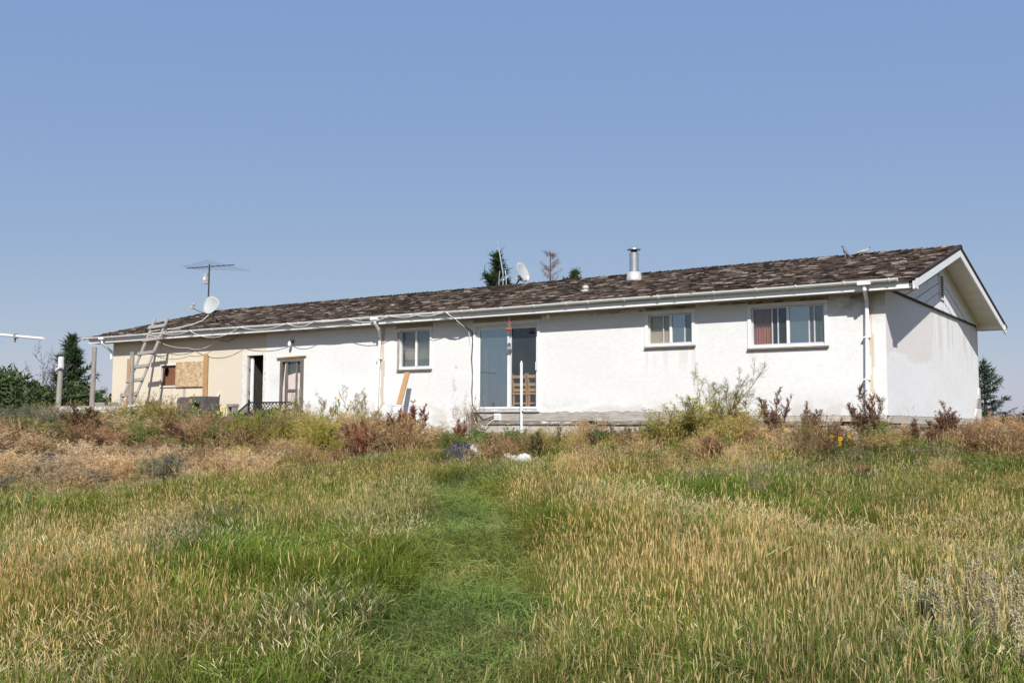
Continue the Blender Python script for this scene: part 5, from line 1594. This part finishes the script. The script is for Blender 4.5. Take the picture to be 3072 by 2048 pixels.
sunflower(-1.33, -1.9, [(.0, 0, .44, .045), (.06, -.03, .30, .05), (.04, .02, .24, .045), (.06, -.05, .10, .045)], 'tall sunflower stalk with four yellow heads in front of the brown weeds')
sunflower(-.12, -2.6, [(0, 0, .34, .042), (.0, -.06, .26, .042), (-.14, 0, .38, .035), (.15, .02, .38, .035)], 'sunflower cluster below the downspout weed')
sunflower(-.75, -3.6, [(0, 0, .3, .035), (.1, 0, .28, .03), (-.12, 0, .3, .03), (-.02, -.05, .26, .03)], 'small yellow flowers low in the dark weeds')
sunflower(-17.5, -1.9, [(0, 0, .95, .05), (-.12, 0, .80, .05), (.1, 0, .6, .04)], 'yellow flowers beside the charred block hole')
sunflower(-16.35, -1.9, [(0, 0, .60, .06), (.12, 0, .62, .05), (-.1, -.05, .5, .05), (.22, 0, .5, .04)], 'yellow flower cluster right of the charred block')
sunflower(-12.7, -1.5, [(0, 0, 1.0, .04), (.1, 0, .95, .035), (.5, 0, .9, .035)], 'yellow flowers among the mustard left of the downspout')

# seed-laden mugwort stalks close to the camera on the right
def mugwort(seed, c=(.50, .45, .29)):
    r = np.random.default_rng(seed); S = Segs(); c = np.array(c)
    for i in range(4):
        az = r.random()*6.283; t = r.uniform(.0, .28)
        d = unit(np.array([math.cos(az)*t, math.sin(az)*t, 1]))
        pts = branch_path(np.array([r.normal()*.03, r.normal()*.03, -.03]), d, r.uniform(.75, 1.0), r, .2, .05)
        S.add(pts[:-1], pts[1:], .008, .005, c*.6, c*.8)
        for k in range(34):
            t = r.uniform(.25, 1.0); a = min(5, int(t*6)); f = t*6-a; q = pts[a]*(1-f)+pts[a+1]*f
            az2 = r.random()*6.283
            dd = unit(np.array([math.cos(az2)*.6, math.sin(az2)*.6, .75])+d*.4)
            tw = branch_path(q, dd, r.uniform(.08, .2)*(1.2-t*.8), r, .4, .1, 4)
            S.add(tw[:-1], tw[1:], .0035, .002, c*.7, c*.9)
            q = np.repeat(tw[1:], 9, 0) + r.normal(size=(36, 3))*.02
            sprigs(S, q, np.repeat(dd[None], 36, 0), r, 1, .018, .014, c*r.uniform(.8, 1.2), 1.4)
    return S.mesh('weed', M_leaf, seed)
MG = [mugwort(91), mugwort(92, (.44, .41, .26)), mugwort(93, (.52, .46, .30))]
for i, (x, y, h, w) in enumerate(((3.09, -12.79, 0.4, 0.42), (3.27, -13.03, 0.44, 0.42), (3.41, -13.18, 0.5, 0.42), (3.38, -12.71, 0.52, 0.42), (3.6, -13.41, 0.48, 0.42), (3.59, -12.93, 0.5, 0.42), (3.77, -13.42, 0.46, 0.42), (3.64, -12.54, 0.52, 0.42), (3.81, -12.91, 0.55, 0.42), (3.93, -13.3, 0.5, 0.42), (3.88, -12.49, 0.56, 0.42), (4.03, -13.0, 0.55, 0.42), (4.11, -13.3, 0.5, 0.42), (3.49, -13.6, 0.4, 0.42), (3.22, -13.55, 0.3, 0.42), (3.89, -13.69, 0.42, 0.42), (4.05, -13.71, 0.42, 0.42))):
    place('mugwort_stalk', MG[i % 3], x+.36, y-.54, h+.03, w*1.15, i*1.7, 'pale seed laden mugwort stalk in the near meadow', 'weed', 'mugwort stalks in the near meadow')

# ------------------------------------------------------------------ trees and shrubs
M_bark = mat('bark', (.11, .085, .065), rough=.95, noise=.3, scale=12, bump=.6, bscale=30)
def spruce(seed, h, R, c=(.045, .075, .03), n_whorl=26, base=.08, needle=.16, nw=.045, dens=1.0):
    r = np.random.default_rng(seed); S = Segs(); c = np.array(c)
    for k in range(n_whorl):
        t = base+(1-base)*(k/(n_whorl-1))**.95
        z = h*t
        rad = R*(1-t)**.8*r.uniform(.8, 1.1)+.06
        nb = 6 if t < .85 else 4
        off = r.random()*6.283
        for b in range(nb):
            if r.random() < .12: continue
            az = off+b*6.283/nb+r.normal()*.25
            L = rad*r.uniform(.6, 1.18)
            dd = np.array([math.cos(az), math.sin(az), -.18+.75*t])
            pts = branch_path(np.array([0, 0, z]), unit(dd), L, r, .25, .42, 6)
            S.add(pts[:-1], pts[1:], .03, .02, np.array([.09, .065, .045]), np.array([.09, .065, .045]))
            m_ = int((14+L*20)*dens)
            tt = r.uniform(.12, 1.0, m_)*6; ia = np.minimum(5, tt.astype(int)); f = (tt-ia)[:, None]
            q = pts[ia]*(1-f)+pts[ia+1]*f
            side = unit(np.cross(unit(dd), np.array([0, 0, 1.])))
            sg = (r.random(m_)*2-1)[:, None]
            q2 = q + side*sg*L*.22*(1.15-tt[:, None]/6) + np.array([0, 0, -.03])
            sprigs(S, q2, np.repeat(unit(dd+np.array([0, 0, .15]))[None], m_, 0), r, 4, needle, nw, c*r.uniform(.75, 1.35), .75, .35)
    sprigs(S, np.array([[0, 0, h*tq] for tq in (.9, .93, .96, .99)]), np.array([[0, 0, 1.]]*4), r, 10, needle*1.2, nw*.8, c, .5)
    crown = S.mesh('crown', M_leaf, seed)
    trunk = MB().tube([(0, 0, -.2), (0, 0, h*.5), (0, 0, h)], [h*.016+.03, h*.01+.02, .012], 8)
    return crown, trunk
def tree(name, x, y, crown, trunk, label, cat='tree', group=None):
    T = thing(name, label, cat, (x, y, gzs(x, y)), 0, group)
    trunk.build('trunk', M_bark, T)
    linkmesh('crown', crown, T)
    return T
tree('spruce_tree', -57.4, 20, *spruce(101, 5.75, 2.3, (.06, .09, .04), needle=.34, nw=.08, n_whorl=18, dens=.5), 'dark spruce tree behind the two left posts')
tree('spruce_tree', -20.2, 16, *spruce(102, 7.35, 2.3, (.06, .095, .03), needle=.26, nw=.05, n_whorl=22, dens=.55), 'green spruce tip rising behind the radio mast')
tree('spruce_tree', -17.5, 18, *spruce(103, 6.65, 1.3, (.07, .09, .035), needle=.2, nw=.05, n_whorl=22, dens=.6), 'small spruce top showing left of the flue')
tree('spruce_tree', -18.35, 18.6, *spruce(104, 6.35, 1.2, (.06, .08, .035), needle=.22, nw=.06, n_whorl=24), 'lowest spruce tip beside the dead tree')
tree('spruce_tree', -2.02, 22, *spruce(105, 2.85, 1.35, (.07, .10, .06), needle=.15, nw=.032, n_whorl=14, dens=.5), 'young spruce right of the gable wall')
# dead spruce
def deadspruce(seed, h, R):
    r = np.random.default_rng(seed); S = Segs(); c = np.array([.33, .24, .2])
    for k in range(60):
        t = r.uniform(.25, .99); z = h*t; az = r.random()*6.283
        L = (R*(1-t)**.75+.12)*r.uniform(.5, 1.1)
        dd = np.array([math.cos(az), math.sin(az), .35])
        pts = branch_path(np.array([0, 0, z]), unit(dd), L, r, .3, .35, 6)
        S.add(pts[:-1], pts[1:], .022, .012, c*.8, c)
        sprigs(S, pts[1:], np.repeat(unit(dd)[None], 6, 0), r, 9, .14, .012, c, .8)
    trunk = MB().tube([(0, 0, -.2), (0, 0, h*.5), (0, 0, h)], [.13, .07, .015], 8)
    return S.mesh('crown', M_leaf, seed), trunk
tree('dead_spruce', -18.75, 18, *deadspruce(111, 7.75, 1.9), 'bare brown dead spruce behind the ridge')
# leafy shrubs
def shrub(seed, lobes, c, leaf=.18, lw=.09, n=2600, c2=None):
    r = np.random.default_rng(seed); S = Segs(); c = np.array(c)
    for lx, ly, lz, lr in lobes:
        k = int(n*lr*lr)
        u = unit(r.normal(size=(k, 3))); rad = lr*(.55+.5*r.random((k, 1)))*(1+.25*np.sin(u[:, :1]*5+lx)*np.cos(u[:, 2:]*4))
        P = np.array([lx, ly, lz]) + u*rad
        P = P[P[:, 2] > -.05]
        d = unit(u[:len(P)]*.6+r.normal(size=(len(P), 3))*.8+np.array([0, 0, .2]))
        cc = jit(c, r, len(P), .45)
        if c2 is not None:
            msk = r.random(len(P)) < .3; cc[msk] = jit(c2, r, int(msk.sum()), .4)
        S.add(P, P+d*leaf*(.5+r.random((len(P), 1))), lw*(.6+.8*r.random(len(P))), lw*.3, cc*.8, cc)
        for q in range(6):
            dq = unit(r.normal(size=3)+np.array([0, 0, .6]))
            pts = branch_path(np.array([lx, ly, 0.0]), unit(np.array([dq[0]*.4, dq[1]*.4, 1])), lz+lr*1.05, r, .4, .1, 6)
            S.add(pts[:-1], pts[1:], .03, .015, np.array([.1, .08, .06]), np.array([.1, .08, .06]))
    return S.mesh('crown', M_leaf, seed)
def shrubtree(name, x, y, me, label, group=None, h=1.0):
    T = thing(name, label, 'shrub', (x, y, gzs(x, y)), 0, group)
    linkmesh('crown', me, T)
    MB().tube([(0, 0, -.2), (.03, 0, h*.4), (-.05, .03, h)], [.06, .045, .02], 7).build('trunk', M_bark, T)
    return T
shrubtree('leafy_shrub', -56.6, 15, shrub(121, [(-1.4, 0, 1.6, 1.7), (.4, 0, 1.8, 1.6), (1.6, .5, 1.2, 1.2), (-2.8, .5, 1.5, 1.5)], (.075, .11, .04), .32, .16, 900, (.14, .17, .10)), 'big dark leafy shrub below the clothesline arm', None, 2.0)
shrubtree('leafy_shrub', -53.0, 15, shrub(122, [(-.8, 0, 1.2, 1.3), (.7, 0, 1.0, 1.2), (2.0, 0, .8, 1.0)], (.07, .10, .04), .3, .15, 900, (.13, .15, .09)), 'dark leafy shrub left of the post with the rag', None, 1.6)
shrubtree('leafy_shrub', -49.8, 16, shrub(123, [(-.8, 0, 1.1, 1.3), (.7, 0, .8, 1.1), (2.4, 0, .6, 1.0)], (.075, .11, .04), .3, .15, 900, (.12, .14, .08)), 'dark leafy shrub between the posts', None, 1.5)
shrubtree('leafy_shrub', -44.5, 16, shrub(124, [(-.8, 0, .6, 1.0), (.8, 0, .9, .9), (2.2, 0, .7, .8)], (.08, .10, .045), .26, .13, 900, (.12, .12, .07)), 'low far shrub at the left wall corner', None, 1.3)
T = thing('bare_shrub', 'thin bare shrub above the left leafy shrubs', 'shrub', (-53.6, 15.5, gzs(-53.6, 15.5)))
o = linkmesh('crown', twiggy(131, (.24, .21, .22), n=5), T); o.scale = (3.2, 3.2, 5.2)
MB().tube([(0, 0, -.1), (0, 0, 1.4)], .04, 6).build('trunk', M_bark, T)
shrubtree('leafy_shrub', .75, 14, shrub(125, [(-.8, 0, .35, .45), (.1, 0, .65, .55), (.9, .3, .8, .7), (1.8, .2, .8, .8)], (.13, .115, .06), .12, .05, 5200, (.2, .16, .10)), 'olive brown shrub at the right edge behind the house', None, .7)
shrubtree('leafy_shrub', -.35, 13, shrub(126, [(0, 0, .25, .35), (.6, 0, .2, .35)], (.06, .10, .035), .11, .05, 5200, (.10, .13, .05)), 'small green shrub at the foot of the young spruce', None, .5)
T = thing('bare_shrub', 'grey twiggy shrub above the right olive shrub', 'shrub', (1.5, 13.6, gzs(1.5, 13.6)))
o = linkmesh('crown', twiggy(132, (.27, .22, .19), n=7), T); o.scale = (1.5, 1.5, 2.0)
MB().tube([(0, 0, -.1), (0, 0, .6)], .03, 6).build('trunk', M_bark, T)

# ------------------------------------------------------------------ grass: instanced tufts
def tuft(seed, n, h, hv, rad, lean, w, c0, c1, head=None, headc=None, seg=3, droop=0.0, green=None, gfrac=0.0):
    r = np.random.default_rng(seed)
    V = []; F = []; C = []
    def ribbon(pts, ws, cols, a):
        b = len(V)
        for p, wd, cc in zip(pts, ws, cols):
            V.append(p-a*wd/2); V.append(p+a*wd/2); C.append(cc); C.append(cc)
        for i in range(len(pts)-1): F.append((b+2*i, b+2*i+1, b+2*i+3, b+2*i+2))
    for i in range(n):
        az = r.random()*6.283; rr_ = rad*math.sqrt(r.random())
        p0 = np.array([rr_*math.cos(az*3.1), rr_*math.sin(az*3.1), -.03])
        dirv = np.array([math.cos(az), math.sin(az), 0])
        isg = green is not None and r.random() < gfrac
        hh = h*(1+hv*(r.random()*2-1))*(.62 if isg else 1)
        le = lean*r.uniform(.2, 1.3)*(1.5 if isg else 1)
        ts = np.linspace(0, 1, seg+1)
        pts = [p0 + dirv*le*hh*t**1.8 + np.array([0, 0, hh*(t-droop*t**3)]) for t in ts]
        a = unit(np.cross(dirv, np.array([0, 0, 1.]))+r.normal(size=3)*.35)
        ca, cb = (np.array(green[0]), np.array(green[1])) if isg else (np.array(c0), np.array(c1))
        jt = r.uniform(.75, 1.25)
        ribbon(pts, [(w*(1.6 if isg else 1))*(1-.75*t) for t in ts], [(ca*(1-t)+cb*t)*jt for t in ts], a)  # darker roots put the shade between blades into the colour
        if head is not None and not isg:
            hl, hw = head; hl = hl*r.uniform(.7, 1.3)
            dd = unit(pts[-1]-pts[-2]); q = pts[-1]
            hp = [q, q+dd*hl*.35+np.array([0, 0, -droop*hl*.05]), q+dd*hl*.75+np.array([0, 0, -droop*hl*.25]), q+dd*hl+np.array([0, 0, -droop*hl*.5])]
            hc = np.array(headc)*r.uniform(.8, 1.2)
            a2 = unit(np.cross(dd, r.normal(size=3)))
            for aa in (a2, np.cross(dd, a2)):
                ribbon(hp, [hw*.4, hw, hw*.8, hw*.1], [hc*.9, hc, hc, hc*1.1], aa)
    return np.array(V), F, np.array(C)
M_grass = leafmat('grass_blades', tint=(.97, .97, 1.2), trans=.22, rand=.32, patch=.34, pscale=.8, hue=.11)

def grass_object(name, label, protos, pts, scl, seed, wts=None):
    """points carrying instanced tufts"""
    coll = bpy.data.collections.new(name+'_tufts')
    for i, (V, F, C) in enumerate(protos):
        po = bpy.data.objects.new('%s_tuft_%02d' % (name, i), np_mesh('tuft', V, F, M_grass, col=C))
        coll.objects.link(po)
    r = np.random.default_rng(seed); n = len(pts)
    me = bpy.data.meshes.new(name); me.from_pydata(pts.tolist(), [], [])
    def at(nm, ty, val, key):
        a_ = me.attributes.new(nm, ty, 'POINT'); a_.data.foreach_set(key, np.ascontiguousarray(val).ravel())
    rot = np.zeros((n, 3), np.float32); rot[:, 2] = r.random(n)*6.283; rot[:, :2] = r.normal(size=(n, 2))*.07
    at('rot', 'FLOAT_VECTOR', rot, 'vector')
    sc = np.stack([scl*(.8+.4*r.random(n)), scl*(.8+.4*r.random(n)), scl*(.7+.6*r.random(n))], 1).astype(np.float32)
    at('scl', 'FLOAT_VECTOR', sc, 'vector')
    at('pick', 'INT', r.choice(len(protos), n, p=(np.array(wts)/sum(wts) if wts else None)).astype(np.int32), 'value')
    o = linkmesh(name, me); tag(o, label, 'grass', kind='stuff')
    ng = bpy.data.node_groups.new(name+'_scatter', 'GeometryNodeTree')
    ng.interface.new_socket('Geometry', in_out='INPUT', socket_type='NodeSocketGeometry')
    ng.interface.new_socket('Geometry', in_out='OUTPUT', socket_type='NodeSocketGeometry')
    N = ng.nodes.new; Lk = ng.links.new
    gi = N('NodeGroupInput'); go = N('NodeGroupOutput')
    ci = N('GeometryNodeCollectionInfo'); ci.inputs['Collection'].default_value = coll
    ci.inputs['Separate Children'].default_value = True; ci.inputs['Reset Children'].default_value = True
    ip = N('GeometryNodeInstanceOnPoints'); ip.inputs['Pick Instance'].default_value = True
    def na(nm, ty):
        q = N('GeometryNodeInputNamedAttribute'); q.data_type = ty; q.inputs['Name'].default_value = nm
        return [s for s in q.outputs if s.enabled and s.name == 'Attribute'][0]
    Lk(gi.outputs[0], ip.inputs['Points']); Lk(ci.outputs[0], ip.inputs['Instance'])
    Lk(na('pick', 'INT'), ip.inputs['Instance Index']); Lk(na('scl', 'FLOAT_VECTOR'), ip.inputs['Scale'])
    e2r = N('FunctionNodeEulerToRotation'); Lk(na('rot', 'FLOAT_VECTOR'), e2r.inputs[0]); Lk(e2r.outputs[0], ip.inputs['Rotation'])
    Lk(ip.outputs[0], go.inputs[0])
    md = o.modifiers.new('scatter', 'NODES'); md.node_group = ng
    return o

# layout of the meadow (world coordinates)
PATH = np.array([(1.9, -16.2, .62), (1.55, -15.4, .58), (.92, -14.5, .60), (.45, -13.75, .57), (-.2, -12.8, .58), (-.95, -11.75, .54), (-1.95, -10.4, .52), (-3.15, -9.1, .46), (-4.5, -7.6, .36), (-5.4, -6.5, .2)])
def path_d(x, y):
    """signed distance to path edge (negative inside)"""
    best = np.full(len(x), 1e9)
    for (x0, y0, w0), (x1, y1, w1) in zip(PATH[:-1], PATH[1:]):
        dx, dy = x1-x0, y1-y0; t = np.clip(((x-x0)*dx+(y-y0)*dy)/(dx*dx+dy*dy), 0, 1)
        best = np.minimum(best, np.hypot(x-x0-t*dx, y-y0-t*dy)-.88*(w0+(w1-w0)*t))
    return best
def blob(x, y, cx, cy, rx, ry, ang=0.0):
    c, s = math.cos(ang), math.sin(ang)
    u = ((x-cx)*c+(y-cy)*s)/rx; v = (-(x-cx)*s+(y-cy)*c)/ry
    return np.exp(-(u*u+v*v))
rg = np.random.default_rng(77)
def scatter(n, x0, x1, y0, y1):
    return rg.uniform(x0, x1, n), rg.uniform(y0, y1, n)
# keep to the part of the meadow around the view, with a generous margin
cf = np.array([fw.x, fw.y]); cf = cf/np.linalg.norm(cf); cr = np.array([cf[1], -cf[0]])
def inview(x, y, margin=2.4):
    dx = x-CAM.x; dy = y-CAM.y
    zf = dx*cf[0]+dy*cf[1]; xf = dx*cr[0]+dy*cr[1]
    return (zf > 3.5) & (np.abs(xf) < zf*.52+margin)
VD = lambda x, y: (x-CAM.x)*cf[0]+(y-CAM.y)*cf[1]

A0 = 50000
x, y = scatter(A0*4, -34, 9, -18.5, 3)
ok = inview(x, y) & ~((x > XL-.1) & (x < .15) & (y > -.35))
x, y = x[ok], y[ok]
# thin out with distance
dist = VD(x, y)
keep = rg.random(len(x)) < np.clip((9.5/np.maximum(dist, 5))**1.25, .13, 1)
x, y, dist = x[keep], y[keep], dist[keep]
pd = path_d(x, y) + .04 + (fbm(x*1.8+3, y*1.8, 3)-.5)*.5
near_house = sstep(-6.0, -2.6, y - .07*np.clip(-x-6, 0, 20))
g_pat = fbm(x*.55+11, y*.55+5, 4)
# weights for the kinds
w_green = 1.5 + 2.2*sstep(.46, .60, g_pat)
w_gold = .22 + 1.0*sstep(.53, .40, g_pat)
w_pale = .12 + .9*sstep(.56, .66, fbm(x*.7+31, y*.7+8, 3))
w_dry = .3 + 1.5*near_house
gd = blob(x, y, -1.5, -14.3, 1.3, .55, -.5)+blob(x, y, -.6, -13.4, .9, .45, -.5)+.8*blob(x, y, .1, -8.1, 2.2, .8, -.45)+.7*blob(x, y, -.5, -10.8, .9, .35, -.4)+.9*blob(x, y, 2.3, -11.3, 1.0, .35, -.4)+.8*blob(x, y, -6.8, -12.5, 1.1, .8)
w_green += 6*gd; gdc = 1-.9*np.clip(gd*1.3, 0, 1); w_gold *= gdc; w_pale *= gdc; w_dry *= gdc
gl = blob(x, y, -2.9, -11.2, .9, 1.1, -.6)+.45*blob(x, y, 3.0, -12.9, 2.2, 1.6, -.4)
w_gold += 4*gl
w_green *= (1-.75*np.clip(gl, 0, 1))
pl = blob(x, y, -3.6, -13.5, .8, .35, -.5)+blob(x, y, 2.1, -10.5, 1.3, .35, -.4)+.6*blob(x, y, -.6, -8.9, 1.0, .35, -.4)
w_pale += 6*pl
# left slope: mostly dry
ls = sstep(-8.2, -10.2, x)*sstep(-13.2, -11.4, y)
w_dry += 4*ls; w_gold *= (1-.4*ls); w_green *= (1-.35*ls)
inside = pd < 0
tot = w_green+w_gold+w_pale+w_dry
u = rg.random(len(x))*tot
kind = np.where(u < w_green, 0, np.where(u < w_green+w_gold, 1, np.where(u < w_green+w_gold+w_pale, 2, 3)))
kind[inside] = 4
tanp = blob(x, y, 1.15, -15.2, .35, .25)+blob(x, y, -1.0, -11.0, .5, .25, -.4)+.7*sstep(.6, .68, fbm(x*2.1+7, y*2.1, 3))
kind[inside & (rg.random(len(x)) < .55*np.clip(tanp, 0, 1))] = 3
z = gz(x, y)
PT = np.stack([x, y, z], 1)
hs = .30+.75*fbm(x*.8+2, y*.8+60, 3)+.55*fbm(x*2.6+12, y*2.6+6, 2)
hs = hs + .35*np.clip(gd, 0, 1)
hs = hs*(1-.6*blob(x, y, -6.8, -3.8, 1.3, 1.1))
edge = np.clip(pd/.22, 0, 1)
hs = hs*(.55+.45*edge)*(1-.12*near_house)*(1-.5*ls)
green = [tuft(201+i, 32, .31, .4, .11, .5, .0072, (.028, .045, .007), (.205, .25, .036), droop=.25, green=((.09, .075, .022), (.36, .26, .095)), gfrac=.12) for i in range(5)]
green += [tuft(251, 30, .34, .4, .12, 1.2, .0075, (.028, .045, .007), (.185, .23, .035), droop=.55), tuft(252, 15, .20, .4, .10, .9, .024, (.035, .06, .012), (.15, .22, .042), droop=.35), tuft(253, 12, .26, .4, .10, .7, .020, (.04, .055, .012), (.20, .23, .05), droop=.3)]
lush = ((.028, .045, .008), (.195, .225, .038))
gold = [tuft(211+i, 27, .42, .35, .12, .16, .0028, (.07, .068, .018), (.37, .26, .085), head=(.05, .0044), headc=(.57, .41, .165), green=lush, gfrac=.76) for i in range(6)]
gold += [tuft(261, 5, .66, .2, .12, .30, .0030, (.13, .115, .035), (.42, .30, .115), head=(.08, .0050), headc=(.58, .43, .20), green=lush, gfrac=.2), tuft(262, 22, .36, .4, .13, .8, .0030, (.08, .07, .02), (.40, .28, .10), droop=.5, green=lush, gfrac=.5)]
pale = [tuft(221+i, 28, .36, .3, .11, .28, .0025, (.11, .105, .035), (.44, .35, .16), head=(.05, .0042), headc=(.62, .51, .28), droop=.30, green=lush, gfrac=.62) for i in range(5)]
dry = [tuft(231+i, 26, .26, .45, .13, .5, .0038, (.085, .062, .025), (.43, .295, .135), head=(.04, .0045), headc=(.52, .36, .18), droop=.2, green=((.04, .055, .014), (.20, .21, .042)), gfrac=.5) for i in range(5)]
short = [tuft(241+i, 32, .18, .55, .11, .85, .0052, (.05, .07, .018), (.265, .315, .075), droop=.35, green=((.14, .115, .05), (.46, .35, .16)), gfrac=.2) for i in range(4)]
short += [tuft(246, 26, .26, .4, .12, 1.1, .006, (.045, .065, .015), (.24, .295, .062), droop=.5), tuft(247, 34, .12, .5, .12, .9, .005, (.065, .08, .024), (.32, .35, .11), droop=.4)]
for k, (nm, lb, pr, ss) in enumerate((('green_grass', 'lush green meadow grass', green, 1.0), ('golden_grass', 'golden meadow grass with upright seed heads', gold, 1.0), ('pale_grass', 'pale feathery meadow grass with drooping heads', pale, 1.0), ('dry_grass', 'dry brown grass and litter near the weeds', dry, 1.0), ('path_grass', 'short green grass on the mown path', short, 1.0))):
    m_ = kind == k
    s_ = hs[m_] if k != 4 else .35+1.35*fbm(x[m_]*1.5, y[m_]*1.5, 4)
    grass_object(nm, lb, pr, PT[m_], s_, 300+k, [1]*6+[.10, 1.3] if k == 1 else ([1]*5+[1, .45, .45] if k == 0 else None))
print('tufts', len(x), [int((kind == k).sum()) for k in range(5)])
